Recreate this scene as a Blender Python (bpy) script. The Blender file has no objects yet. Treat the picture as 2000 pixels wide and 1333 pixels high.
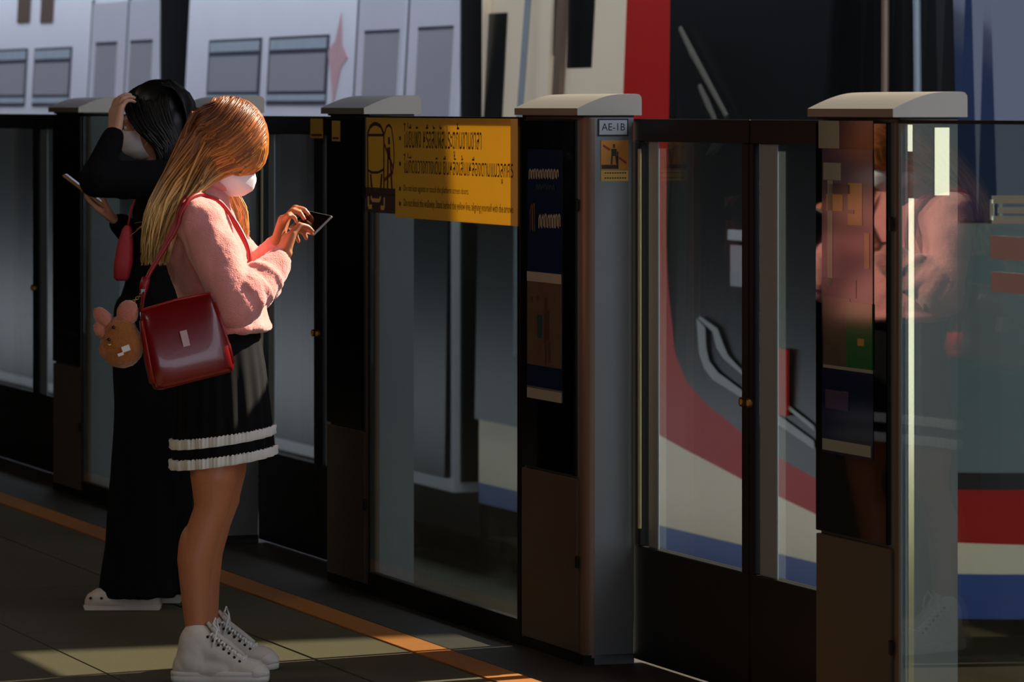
import bpy, math, random
from mathutils import Vector, Matrix, Euler, Quaternion, noise
from mathutils.bvhtree import BVHTree

random.seed(7)
S = bpy.context.scene
COL = S.collection
FPX, HC = 9000.0, 1.58          # focal length in pixels of the 2000 px frame, eye height
HORIZON = 206.0                 # image row of the horizon

# ------------------------------------------------------------------ camera
cam_d = bpy.data.cameras.new('camera'); cam = bpy.data.objects.new('camera', cam_d); COL.objects.link(cam)
cam.location = (0, 0, HC); cam.rotation_euler = (math.pi / 2, 0, 0)
cam_d.sensor_width = 36.0; cam_d.lens = FPX * 36.0 / 2000.0
cam_d.shift_y = -(666.5 - HORIZON) / 2000.0
cam_d.clip_end = 500
cam_d.dof.use_dof = True; cam_d.dof.focus_distance = 12.75; cam_d.dof.aperture_fstop = 9.0
S.camera = cam

# ------------------------------------------------------------------ colour management, world, sun
S.view_settings.view_transform = 'Standard'; S.view_settings.look = 'None'
S.view_settings.exposure = 0.0; S.view_settings.gamma = 1.0; S.view_settings.use_curve_mapping = False
world = bpy.data.worlds.new('sky'); S.world = world; world.use_nodes = True
bg = world.node_tree.nodes['Background']
bg.inputs[0].default_value = (0.76, 0.82, 1.0, 1); bg.inputs[1].default_value = 2.5
SUN_E = math.radians(40); SUN_H = Vector((0.859, 0.512, 0)).normalized()
sun_dir = Vector((SUN_H.x * math.cos(SUN_E), SUN_H.y * math.cos(SUN_E), math.sin(SUN_E)))
sd = bpy.data.lights.new('sun', 'SUN'); sun = bpy.data.objects.new('sun', sd); COL.objects.link(sun)
sd.energy = 13.0; sd.color = (1.0, 0.86, 0.66); sd.angle = math.radians(0.9)
sun.rotation_euler = sun_dir.to_track_quat('Z', 'Y').to_euler(); sun.location = (8, 18, 12)

# ------------------------------------------------------------------ platform frame: t along the screen doors (to the right), w towards the track
UV = -2150.0
TAN = (1000 - UV) / FPX; TH = math.atan(TAN); CS, SN = math.cos(TH), math.sin(TH)
LX, LY = SN, -CS                # +t
NX, NY = CS, SN                 # +w
D0 = CS / 0.2106
ANG = math.atan2(LY, LX)
def _plane_pt(u, w):
    s = CS / (D0 + w) * (u - UV); Y = FPX / s
    return (u - 1000) / FPX * Y, Y
P0 = Vector(_plane_pt(1140, 0))
def TT(u, w=0.0):
    X, Y = _plane_pt(u, w); return (X - P0.x) * LX + (Y - P0.y) * LY
def ZZ(u, v, w=0.0):
    s = CS / (D0 + w) * (u - UV); return HC - (v - HORIZON) / s
def PW(t, w, z=0.0): return Vector((P0.x + t * LX + w * NX, P0.y + t * LY + w * NY, z))

# ------------------------------------------------------------------ materials
def lin(c):
    f = lambda x: x / 12.92 if x <= 0.04045 else ((x + 0.055) / 1.055) ** 2.4
    return tuple(f(x / 255.0) for x in c) + (1.0,)
def mat(name, rgb, rough=0.5, metal=0.0, var=0.12, scale=8.0, bump=0.0, bscale=60.0, coat=0.0, spec=0.5, sheen=0.0, sss=0.0, stretch=None):
    m = bpy.data.materials.new(name); m.use_nodes = True
    nt = m.node_tree; N = nt.nodes; L = nt.links; p = N['Principled BSDF']
    tc = N.new('ShaderNodeTexCoord'); mp = N.new('ShaderNodeMapping'); L.new(tc.outputs['Object'], mp.inputs[0])
    if stretch: mp.inputs['Scale'].default_value = stretch
    nz = N.new('ShaderNodeTexNoise'); nz.inputs['Scale'].default_value = scale; nz.inputs['Detail'].default_value = 4
    L.new(mp.outputs[0], nz.inputs['Vector'])
    mx = N.new('ShaderNodeMix'); mx.data_type = 'RGBA'
    c = lin(rgb)
    mx.inputs[6].default_value = tuple(x * (1 - var) for x in c[:3]) + (1,)
    mx.inputs[7].default_value = tuple(min(1, x * (1 + var)) for x in c[:3]) + (1,)
    L.new(nz.outputs['Fac'], mx.inputs[0]); L.new(mx.outputs[2], p.inputs['Base Color'])
    p.inputs['Roughness'].default_value = rough; p.inputs['Metallic'].default_value = metal
    p.inputs['Coat Weight'].default_value = coat; p.inputs['Coat Roughness'].default_value = 0.04
    p.inputs['Specular IOR Level'].default_value = spec
    if sheen: p.inputs['Sheen Weight'].default_value = sheen; p.inputs['Sheen Roughness'].default_value = 0.4
    if sss:
        p.inputs['Subsurface Weight'].default_value = sss; p.inputs['Subsurface Radius'].default_value = (0.02, 0.008, 0.004)
    if bump:
        b = N.new('ShaderNodeBump'); b.inputs['Strength'].default_value = bump; b.inputs['Distance'].default_value = 0.004
        n2 = N.new('ShaderNodeTexNoise'); n2.inputs['Scale'].default_value = bscale; n2.inputs['Detail'].default_value = 3
        L.new(mp.outputs[0], n2.inputs['Vector']); L.new(n2.outputs['Fac'], b.inputs['Height']); L.new(b.outputs[0], p.inputs['Normal'])
    return m
def glass_mat(name, tint, haze, haze_rgb=(150, 150, 135), dirt=0.0, gain=1.0):
    m = bpy.data.materials.new(name); m.use_nodes = True
    nt = m.node_tree; N = nt.nodes; L = nt.links
    N.remove(N['Principled BSDF']); out = N['Material Output']
    tr = N.new('ShaderNodeBsdfTransparent'); tr.inputs[0].default_value = tint + (1,)
    gl = N.new('ShaderNodeBsdfGlossy'); gl.inputs['Roughness'].default_value = 0.012
    fr = N.new('ShaderNodeFresnel')
    ge = N.new('ShaderNodeNewGeometry'); io = N.new('ShaderNodeMapRange')      # same reflectance on both faces of the pane
    io.inputs[3].default_value = 1.5; io.inputs[4].default_value = 1 / 1.5
    L.new(ge.outputs['Backfacing'], io.inputs[0]); L.new(io.outputs[0], fr.inputs['IOR'])
    mu = N.new('ShaderNodeMath'); mu.operation = 'MULTIPLY'; mu.inputs[1].default_value = gain; mu.use_clamp = True
    L.new(fr.outputs[0], mu.inputs[0])
    df = N.new('ShaderNodeBsdfDiffuse'); df.inputs[0].default_value = lin(haze_rgb)
    m1 = N.new('ShaderNodeMixShader'); m2 = N.new('ShaderNodeMixShader')
    hz = N.new('ShaderNodeMath'); hz.operation = 'ADD'; hz.inputs[0].default_value = haze; hz.inputs[1].default_value = 0
    if dirt:
        tc = N.new('ShaderNodeTexCoord'); mp = N.new('ShaderNodeMapping'); L.new(tc.outputs['Object'], mp.inputs[0])
        mp.inputs['Scale'].default_value = (14, 14, 5)
        nz = N.new('ShaderNodeTexNoise'); nz.inputs['Scale'].default_value = 1.6; nz.inputs['Detail'].default_value = 7; nz.inputs['Roughness'].default_value = 0.72
        L.new(mp.outputs[0], nz.inputs['Vector'])
        rmp = N.new('ShaderNodeMapRange'); rmp.inputs[1].default_value = 0.46; rmp.inputs[2].default_value = 0.75
        L.new(nz.outputs['Fac'], rmp.inputs[0])
        sx = N.new('ShaderNodeSeparateXYZ'); L.new(tc.outputs['Object'], sx.inputs[0])
        fz = N.new('ShaderNodeMapRange'); fz.inputs[1].default_value = 0.62; fz.inputs[2].default_value = 0.05; L.new(sx.outputs['Z'], fz.inputs[0])
        q = N.new('ShaderNodeMath'); q.operation = 'MULTIPLY'; L.new(rmp.outputs[0], q.inputs[0]); L.new(fz.outputs[0], q.inputs[1])
        q2 = N.new('ShaderNodeMath'); q2.operation = 'MULTIPLY'; q2.inputs[1].default_value = dirt; L.new(q.outputs[0], q2.inputs[0])
        L.new(q2.outputs[0], hz.inputs[1])
    L.new(hz.outputs[0], m1.inputs[0]); L.new(tr.outputs[0], m1.inputs[1]); L.new(df.outputs[0], m1.inputs[2])
    L.new(mu.outputs[0], m2.inputs[0]); L.new(m1.outputs[0], m2.inputs[1]); L.new(gl.outputs[0], m2.inputs[2])
    L.new(m2.outputs[0], out.inputs[0])
    return m

M = dict(
    tile=mat('granite_tile', (84, 77, 61), 0.85, var=0.25, scale=90, bump=0.05, bscale=200, spec=0.15),
    grout=mat('dark_grout', (38, 34, 28), 0.9),
    yellow=mat('yellow_line_paint', (158, 92, 20), 0.7, var=0.15, scale=20),
    kerb=mat('dark_threshold', (46, 40, 32), 0.6),
    alu=mat('grey_aluminium', (112, 116, 116), 0.42, 0.35, 0.06, 5),
    edge=mat('bronze_edge', (116, 94, 78), 0.45, 0.3, 0.08),
    bead=mat('pale_metal_bead', (232, 220, 180), 0.3, 0.75, 0.05),
    seal=mat('light_grey_profile', (132, 144, 150), 0.5, 0.15, 0.06),
    blackglass=mat('black_glass', (6, 6, 7), 0.03, 0, 0.1, coat=0.0),
    frame=mat('black_frame', (9, 9, 9), 0.5, 0.0, spec=0.25),
    lower=mat('brown_grey_panel', (84, 72, 58), 0.6, 0.1, 0.08, 3),
    cap=mat('cap_grey', (148, 142, 128), 0.38, 0.3, 0.06, 6),
    capline=mat('cap_shadow_gap', (20, 19, 18), 0.7),  # dark tone of the thin joint under the cap
    glass=glass_mat('dirty_clear_glass', (0.74, 0.78, 0.74), 0.010, dirt=0.16, gain=1.0),
    doorglass=glass_mat('door_glass', (0.90, 0.92, 0.88), 0.006, dirt=0.05, gain=0.8),
    sign=None,
    signink=mat('brown_ink', (58, 36, 16), 0.6),
    signpale=mat('sign_pale_lines', (226, 186, 96), 0.6),
    signpurple=mat('sign_purple', (74, 52, 62), 0.6),
    signred=mat('sign_red', (150, 44, 30), 0.6),
    white=mat('sticker_white', (176, 184, 190), 0.5),
    ink=mat('black_ink', (18, 18, 20), 0.6),
    orange=mat('sticker_orange', (206, 138, 40), 0.5),
    navy=mat('poster_navy', (20, 30, 62), 0.12, spec=0.35),
    postertan=mat('poster_tan', (86, 76, 62), 0.12, var=0.3, scale=14, spec=0.35),
    posterpale=mat('poster_pale', (150, 150, 138), 0.12, spec=0.35),
    posterteal=mat('poster_teal', (44, 66, 70), 0.12, spec=0.35),
    posteryel=mat('poster_yellow', (186, 138, 46), 0.12, spec=0.35),
    postergrn=mat('poster_green', (24, 96, 40), 0.12, spec=0.35),
    posterprp=mat('poster_violet', (74, 62, 92), 0.12, spec=0.35),
    trainwhite=mat('train_white', (214, 216, 222), 0.42, 0.0, 0.05, 2),
    traincream=mat('train_cream', (236, 218, 184), 0.42, 0, 0.05, 2),
    trainred=mat('train_red', (178, 14, 6), 0.4, 0, 0.05, 3, spec=0.2),
    trainblue=mat('train_blue', (30, 72, 142), 0.4, 0, 0.08, 3),
    trainblack=mat('train_black_mask', (13, 15, 15), 0.3, 0, 0.1, 3, spec=0.25),
    trainglass=mat('train_window_glass', (40, 52, 78), 0.05, 0, 0.1, 2),
    trainpane=mat('train_pane_grey', (158, 158, 162), 0.5, 0, 0.05, 3),
    trainline=mat('train_dark_seam', (60, 62, 76), 0.5),
    trainpale=mat('train_pale_frame', (176, 190, 198), 0.4),
    trainpink=mat('train_pink_star', (214, 172, 176), 0.45),
    swoosh=mat('train_grey_swoosh', (150, 152, 148), 0.4),
    rubber=mat('gangway_rubber', (12, 11, 10), 0.8),
    concrete=mat('concrete', (90, 88, 80), 0.85, var=0.2, scale=4, bump=0.2, bscale=30),
    ballast=mat('track_slab', (84, 84, 66), 0.9, var=0.3, scale=6),
    rail=mat('rail_steel', (110, 104, 96), 0.35, 0.9),
    ceil=mat('canopy_underside', (90, 84, 76), 0.8, var=0.1, scale=2),
    wall=mat('platform_wall', (46, 42, 37), 0.8, var=0.25, scale=1.2),
    skin=mat('skin_tan', (186, 114, 76), 0.5, 0, 0.06, 20, sss=0.05),
    skinb=mat('skin_fair', (212, 160, 132), 0.5, 0, 0.06, 20, sss=0.06),
    pink=mat('pink_wool', (232, 152, 146), 0.95, 0, 0.10, 40, bump=0.7, bscale=260, sheen=0.6, spec=0.1),
    blackcloth=mat('black_cloth', (13, 13, 15), 0.9, 0, 0.2, 30, spec=0.15),
    blackknit=mat('black_knit', (12, 12, 14), 0.9, 0, 0.2, 60, spec=0.15, bump=0.2, bscale=200),
    ruffle=mat('white_ruffle', (226, 222, 214), 0.8, 0, 0.06, 30),
    mask=mat('white_face_mask', (236, 236, 238), 0.75, 0, 0.03, 30, bump=0.1, bscale=90),
    canvas=mat('white_canvas', (214, 204, 192), 0.85, 0, 0.06, 30, bump=0.15, bscale=220),
    solewhite=mat('white_rubber_sole', (220, 212, 202), 0.5, 0, 0.05, 20),
    lace=mat('white_lace', (236, 236, 232), 0.8),
    eyelet=mat('dark_eyelet', (40, 36, 32), 0.4, 0.5),
    bagred=mat('red_leather', (116, 6, 9), 0.26, 0, 0.10, 30, coat=0.35, bump=0.05, bscale=160),
    bagside=mat('red_leather_gusset', (158, 22, 14), 0.38, 0, 0.10, 30, bump=0.05, bscale=160),
    strap=mat('red_strap', (150, 12, 22), 0.45, 0, 0.1, 20),
    steel=mat('silver_hardware', (200, 200, 200), 0.25, 1.0),
    gold=mat('gold_chain', (206, 164, 96), 0.3, 1.0),
    tagp=mat('pale_pink_tag', (196, 150, 148), 0.4),
    plush=mat('brown_plush', (166, 100, 52), 0.95, 0, 0.2, 60, bump=0.9, bscale=240, sheen=0.5, spec=0.1),
    plushpink=mat('pink_plush', (196, 122, 100), 0.95, 0, 0.15, 60, bump=0.8, bscale=240, sheen=0.5, spec=0.1),
    phone=mat('black_phone', (8, 8, 9), 0.12),
    phoneedge=mat('phone_silver_edge', (200, 196, 196), 0.3, 0.8),
    phonegold=mat('phone_gold_case', (176, 130, 84), 0.35, 0.3),
    clog=mat('white_clog_foam', (220, 206, 190), 0.65, 0, 0.05, 20),
    eyew=mat('eye_white', (230, 228, 224), 0.2), iris=mat('eye_iris', (30, 20, 14), 0.1),
    brow=mat('brow_brown', (70, 44, 26), 0.9), pouch=mat('red_pouch', (186, 52, 60), 0.6, 0, 0.1, 20),
    lampw=mat('lamp_housing', (190, 190, 186), 0.5),
)
def translucent_mat(name, rgb, fac):
    m = mat(name, rgb, 0.5, 0, 0.05, 3); nt = m.node_tree; N = nt.nodes; L = nt.links
    tl = N.new('ShaderNodeBsdfTranslucent'); tl.inputs[0].default_value = lin(rgb); mx = N.new('ShaderNodeMixShader'); mx.inputs[0].default_value = fac
    L.new(N['Principled BSDF'].outputs[0], mx.inputs[1]); L.new(tl.outputs[0], mx.inputs[2]); L.new(mx.outputs[0], N['Material Output'].inputs[0]); return m
M['sign'] = translucent_mat('yellow_sign_film', (238, 200, 88), 0.45)
M['polish'] = mat('polished_cream_metal', (255, 240, 200), 0.10, 1.0, 0.02)
M['wiper'] = mat('wiper_dull_metal', (70, 66, 48), 0.6)
M['decalpale'] = mat('decal_pale', (226, 240, 240), 0.5)
M['decalpink'] = mat('decal_pink', (214, 176, 180), 0.5)
M['frontgrey'] = mat('train_front_grey', (104, 118, 114), 0.4, 0, 0.08, 2)
def hair_mat(name, stops, zlo, zhi, rough=0.38):
    m = bpy.data.materials.new(name); m.use_nodes = True
    nt = m.node_tree; N = nt.nodes; L = nt.links; p = N['Principled BSDF']
    tc = N.new('ShaderNodeTexCoord'); sx = N.new('ShaderNodeSeparateXYZ'); L.new(tc.outputs['Object'], sx.inputs[0])
    mr = N.new('ShaderNodeMapRange'); mr.inputs[1].default_value = zlo; mr.inputs[2].default_value = zhi
    L.new(sx.outputs['Z'], mr.inputs[0])
    rp = N.new('ShaderNodeValToRGB'); e = rp.color_ramp.elements
    e[0].position = stops[0][0]; e[0].color = lin(stops[0][1]); e[1].position = stops[-1][0]; e[1].color = lin(stops[-1][1])
    for pos, c in stops[1:-1]:
        k = e.new(pos); k.color = lin(c)
    L.new(mr.outputs[0], rp.inputs[0])
    gi = N.new('ShaderNodeNewGeometry')
    hv = N.new('ShaderNodeHueSaturation'); L.new(rp.outputs[0], hv.inputs['Color'])
    vr = N.new('ShaderNodeMapRange'); vr.inputs[3].default_value = 0.45; vr.inputs[4].default_value = 1.6
    L.new(gi.outputs['Random Per Island'], vr.inputs[0]); L.new(vr.outputs[0], hv.inputs['Value'])
    L.new(hv.outputs[0], p.inputs['Base Color']); p.inputs['Roughness'].default_value = rough
    p.inputs['Specular IOR Level'].default_value = 0.45
    return m
M['blonde'] = hair_mat('orange_blonde_hair', [(0.0, (220, 184, 122)), (0.38, (206, 160, 96)), (0.62, (184, 120, 60)), (0.82, (164, 92, 42)), (1.0, (114, 62, 32))], 1.15, 1.57)
M['blackhair'] = hair_mat('black_hair', [(0.0, (9, 8, 8)), (1.0, (10, 8, 8))], 1.2, 1.66, 0.42)

# ------------------------------------------------------------------ mesh helpers
class MB:
    def __init__(s): s.v = []; s.f = []; s.mi = []
    def add(s, vs, fs, mi=0):
        o = len(s.v); s.v += [tuple(v) for v in vs]; s.f += [tuple(i + o for i in f) for f in fs]; s.mi += [mi] * len(fs); return s
    def box(s, x0, x1, y0, y1, z0, z1, b=0.0, mi=0):
        if b <= 0:
            return s.add([(x0,y0,z0),(x1,y0,z0),(x1,y1,z0),(x0,y1,z0),(x0,y0,z1),(x1,y0,z1),(x1,y1,z1),(x0,y1,z1)],
                  [(0,3,2,1),(4,5,6,7),(0,1,5,4),(1,2,6,5),(2,3,7,6),(3,0,4,7)], mi)
        # chamfered box: 24 verts
        vs = []; idx = {}
        for i, x in enumerate((x0, x1)):
            for j, y in enumerate((y0, y1)):
                for k, z in enumerate((z0, z1)):
                    sx, sy, sz = (1 if i == 0 else -1), (1 if j == 0 else -1), (1 if k == 0 else -1)
                    for a, pt in enumerate(((x, y + sy*b, z + sz*b), (x + sx*b, y, z + sz*b), (x + sx*b, y + sy*b, z))):
                        idx[(i,j,k,a)] = len(vs); vs.append(pt)
        fs = []
        for i in (0,1): fs.append([idx[(i,j,k,0)] for j,k in ((0,0),(1,0),(1,1),(0,1))])
        for j in (0,1): fs.append([idx[(i,j,k,1)] for i,k in ((0,0),(1,0),(1,1),(0,1))])
        for k in (0,1): fs.append([idx[(i,j,k,2)] for i,j in ((0,0),(1,0),(1,1),(0,1))])
        for i in (0,1):
            for j in (0,1): fs.append([idx[(i,j,0,0)], idx[(i,j,1,0)], idx[(i,j,1,1)], idx[(i,j,0,1)]])
            for k in (0,1): fs.append([idx[(i,0,k,0)], idx[(i,1,k,0)], idx[(i,1,k,2)], idx[(i,0,k,2)]])
        for j in (0,1):
            for k in (0,1): fs.append([idx[(0,j,k,1)], idx[(1,j,k,1)], idx[(1,j,k,2)], idx[(0,j,k,2)]])
        for i in (0,1):
            for j in (0,1):
                for k in (0,1): fs.append([idx[(i,j,k,0)], idx[(i,j,k,1)], idx[(i,j,k,2)]])
        return s.add(vs, fs, mi)
    def prism(s, prof, a0, a1, axis='x', mi=0):
        n = len(prof)
        if axis == 'x': mk = lambda a, p: (a, p[0], p[1])
        elif axis == 'y': mk = lambda a, p: (p[0], a, p[1])
        else: mk = lambda a, p: (p[0], p[1], a)
        vs = [mk(a0, p) for p in prof] + [mk(a1, p) for p in prof]
        fs = [tuple(range(n))[::-1], tuple(range(n, 2*n))] + [(i, (i+1) % n, n + (i+1) % n, n + i) for i in range(n)]
        return s.add(vs, fs, mi)
    def rings(s, rings, cap=True, mi=0):
        n = len(rings[0]); vs = [p for r in rings for p in r]; fs = []
        for k in range(len(rings) - 1):
            for i in range(n):
                j = (i + 1) % n; fs.append((k*n+i, k*n+j, (k+1)*n+j, (k+1)*n+i))
        if cap: fs += [tuple(range(n))[::-1], tuple(range((len(rings)-1)*n, len(rings)*n))]
        return s.add(vs, fs, mi)
    def tube(s, path, radii, n=8, mi=0, flat=1.0, ref=None):
        path = [Vector(p) for p in path]
        if not hasattr(radii, '__len__'): radii = [radii] * len(path)
        up = Vector(ref) if ref else Vector((0.13, 0.31, 0.94)); rr = []
        for i, p in enumerate(path):
            d = (path[min(i+1, len(path)-1)] - path[max(i-1, 0)])
            d = d.normalized() if d.length > 1e-9 else Vector((0,0,1))
            a = up - d * up.dot(d)
            if a.length < 1e-3: a = Vector((1,0,0)) - d * d.x
            a.normalize(); b = d.cross(a); up = a
            rr.append([p + a * (radii[i]*math.cos(2*math.pi*k/n)) + b * (radii[i]*flat*math.sin(2*math.pi*k/n)) for k in range(n)])
        return s.rings(rr, True, mi)
    def ell(s, c, r, rot=None, nu=20, nv=12, mi=0):
        c = Vector(c); R = rot.to_matrix() if rot is not None else Matrix.Identity(3); rr = []
        for i in range(nv + 1):
            th = math.pi * (0.02 + 0.96 * i / nv); rr.append([c + R @ Vector((r[0]*math.sin(th)*math.cos(2*math.pi*k/nu), r[1]*math.sin(th)*math.sin(2*math.pi*k/nu), -r[2]*math.cos(th))) for k in range(nu)])
        return s.rings(rr, True, mi)
    def cap(s, p0, r0, p1, r1, n=14):
        p0, p1 = Vector(p0), Vector(p1); d = (p1 - p0); d = d.normalized() if d.length > 1e-6 else Vector((0,0,1))
        path, rad = [], []
        for k in range(5):
            a = math.pi/2 * (0.06 + 0.94*k/4); path.append(p0 - d * (r0*math.cos(a))); rad.append(r0*math.sin(a))
        for k in range(4, -1, -1):
            a = math.pi/2 * (0.06 + 0.94*k/4); path.append(p1 + d * (r1*math.cos(a))); rad.append(r1*math.sin(a))
        return s.tube(path, rad, n)
    def build(s, name, m, parent=None, smooth=False, loc=None, rotz=0.0, mats=None):
        me = bpy.data.meshes.new(name); me.from_pydata(s.v, [], s.f); me.update()
        for mm in (mats or [m]): me.materials.append(M[mm] if isinstance(mm, str) else mm)
        if mats: me.polygons.foreach_set('material_index', s.mi)
        if smooth: me.polygons.foreach_set('use_smooth', [True]*len(me.polygons))
        o = bpy.data.objects.new(name, me); COL.objects.link(o)
        if parent is not None: o.parent = parent
        if loc is not None: o.location = loc; o.rotation_euler = (0, 0, rotz)
        return o
def auto_smooth(o, deg=35):
    me = o.data; me.polygons.foreach_set('use_smooth', [True]*len(me.polygons))
    try: me.set_sharp_from_angle(angle=math.radians(deg))
    except Exception: pass
    return o
def tag(o, label=None, cat=None, group=None, kind=None):
    if label: o['label'] = label
    if cat: o['category'] = cat
    if group: o['group'] = group
    if kind: o['kind'] = kind
    return o
def thing(name, loc, rotz=0.0, label=None, cat=None, group=None, kind=None):
    o = bpy.data.objects.new(name, None); COL.objects.link(o); o.empty_display_size = 0.1
    o.location = loc; o.rotation_euler = (0, 0, rotz); return tag(o, label, cat, group, kind)
def evaluated(ob, name):
    dg = bpy.context.evaluated_depsgraph_get(); dg.update()
    me = bpy.data.meshes.new_from_object(ob.evaluated_get(dg)); me.name = name; return me
def blob(name, mb, m, parent, voxel=0.006, smooth=6, fold=None):
    me = bpy.data.meshes.new(name); me.from_pydata(mb.v, [], mb.f); me.update()
    tmp = bpy.data.objects.new('tmp', me); COL.objects.link(tmp)
    r = tmp.modifiers.new('r', 'REMESH'); r.mode = 'VOXEL'; r.voxel_size = voxel; r.use_smooth_shade = True
    if smooth:
        k = tmp.modifiers.new('s', 'SMOOTH'); k.factor = 0.5; k.iterations = smooth
    out = evaluated(tmp, name); bpy.data.objects.remove(tmp)
    if fold:
        n_ = len(out.vertices); co = [0.0]*(3*n_); no = [0.0]*(3*n_)
        out.vertices.foreach_get('co', co); out.vertices.foreach_get('normal', no)
        for i in range(n_):
            k_ = fold(Vector(co[3*i:3*i+3]))
            for j in range(3): co[3*i+j] += no[3*i+j]*k_
        out.vertices.foreach_set('co', co); out.update()
    out.materials.clear(); out.materials.append(M[m])
    out.polygons.foreach_set('use_smooth', [True]*len(out.polygons))
    o = bpy.data.objects.new(name, out); COL.objects.link(o); o.parent = parent; return o
def text_mesh(body, x0, x1, z0, z1):
    """flat lettering fitted into a box; returns verts (x, z) and faces"""
    cu = bpy.data.curves.new('t', 'FONT'); cu.body = body; cu.size = 1.0; cu.resolution_u = 2
    ob = bpy.data.objects.new('t', cu); COL.objects.link(ob); me = evaluated(ob, 't'); bpy.data.objects.remove(ob)
    vs = [v.co.copy() for v in me.vertices]; fs = [tuple(p.vertices) for p in me.polygons]
    ax, bx = min(v.x for v in vs), max(v.x for v in vs); ay, by = min(v.y for v in vs), max(v.y for v in vs)
    bpy.data.meshes.remove(me)
    return [(x0 + (v.x-ax)/(bx-ax)*(x1-x0), z0 + (v.y-ay)/(by-ay)*(z1-z0)) for v in vs], fs
def catmull(pts, n):
    pts = [Vector(p) for p in pts]; P = [2*pts[0]-pts[1]] + pts + [2*pts[-1]-pts[-2]]; out = []
    segs = len(pts) - 1
    for i in range(n):
        x = i / (n-1) * segs; k = min(int(x), segs-1); f = x - k
        a, b, c, d = P[k], P[k+1], P[k+2], P[k+3]
        out.append(0.5*((2*b) + (c-a)*f + (2*a-5*b+4*c-d)*f*f + (3*b-a-3*c+d)*f**3))
    return out

# ================================================================== the setting
RP = ANG
def slab(name, t0, t1, w0, w1, z0, z1, m, kind='structure', label=None, cat=None):
    c = PW((t0+t1)/2, (w0+w1)/2, z0)
    o = MB().box(-(t1-t0)/2, (t1-t0)/2, -(w1-w0)/2, (w1-w0)/2, 0, z1-z0).build(name, m, None, loc=c, rotz=RP)
    return tag(o, label, cat, None, kind)
# platform slab with its granite tiles, yellow line and threshold
fl = thing('floor', PW(-8, -3, 0), RP, 'dark granite tiled platform floor with a yellow safety line', 'floor', None, 'structure')
FT, FW = -8.0, -3.0
MB().box(-60-FT, 25-FT, -9-FW, 0.24-FW, -0.35, -0.012).build('slab', 'grout', fl)
tile_mesh = None; nt_ = 0
for row, w0 in enumerate((-0.985, -1.625, -2.265, -2.905)):
    for i in range(-12, 3):
        t0 = i * 1.28 + (0.4 if row % 2 else 0.0)
        if tile_mesh is None:
            o = MB().box(0, 1.276, 0, 0.636, -0.03, 0.0, 0.002).build('tile', 'tile', fl); tile_mesh = o.data
        else:
            o = bpy.data.objects.new('tile', tile_mesh); COL.objects.link(o); o.parent = fl
        o.location = (t0 - FT, w0 - 0.328 + 0.002 - FW + 0.0, random.uniform(-0.0008, 0.0))
# strip tiles between the yellow line and the last joint, and the tiles behind the camera
narrow = None
for i in range(-12, 3):
    t0 = i * 1.28 + 0.2
    if narrow is None:
        o = MB().box(0, 1.276, 0, 0.308, -0.03, 0.0, 0.002).build('tile', 'tile', fl); narrow = o.data
    else:
        o = bpy.data.objects.new('tile', narrow); COL.objects.link(o); o.parent = fl
    o.location = (t0 - FT, -0.673 + 0.004 - FW, 0)
tag(MB().box(-60-FT, 25-FT, -9-FW, -3.24-FW, -0.03, -0.001).build('rear_paving', 'tile', fl), kind='stuff')
MB().box(-22-FT, 6-FT, -0.352-FW, -0.236-FW, -0.03, 0.001, 0.002).build('yellow_line', 'yellow', fl)
MB().box(-22-FT, 6-FT, -0.232-FW, 0.22-FW, -0.03, 0.0, 0.002).build('threshold', 'kerb', fl)
# track bed, far kerb and rails
slab('trackbed', -60, 30, 0.24, 10.5, -1.5, -1.15, 'ballast', label='olive grey concrete track bed below the platform edge', cat='track bed')
for k, w in enumerate((1.15, 2.585, 4.9, 6.335)):
    lab = ['polished steel rail nearest the platform screen doors', 'second steel rail out from the platform edge',
           'steel rail under the near side of the parked train', 'steel rail under the far side of the parked train'][k]
    prof = [(-0.07, -1.15), (0.07, -1.15), (0.02, -1.12), (0.015, -1.03), (0.035, -1.02), (0.035, -0.99), (-0.035, -0.99), (-0.035, -1.02), (-0.015, -1.03), (-0.02, -1.12)]
    o = MB().prism(prof, -45, 20, 'x').build('rail', 'rail', None, loc=PW(0, w, 0), rotz=RP)
    tag(o, lab, 'rail', 'running rails of the two tracks')
# canopy over the platform, unseen far canopy and walls added to block light
slab('ceiling', -60, 25, -9, 1.8, 4.2, 4.45, 'ceil', label='grey canopy roof above the platform', cat='ceiling')
slab('ceiling_far', -70, -2.32, 3.8, 10.4, 6.0, 6.3, 'ceil', label='grey canopy roof above the far track', cat='ceiling')
slab('wall_rear', -60, 25, -9.2, -9.0, -0.3, 4.2, 'wall', label='dim wall along the back of the platform', cat='wall')
slab('wall_end', -60.3, -60, -9.2, 3.0, -0.3, 4.2, 'wall', label='dim wall closing the far end of the platform', cat='wall')
slab('wall_far', -70, 17, 10.5, 10.9, -1.5, 8.4, 'concrete', label='tall concrete wall beyond the far track', cat='wall')

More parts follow.
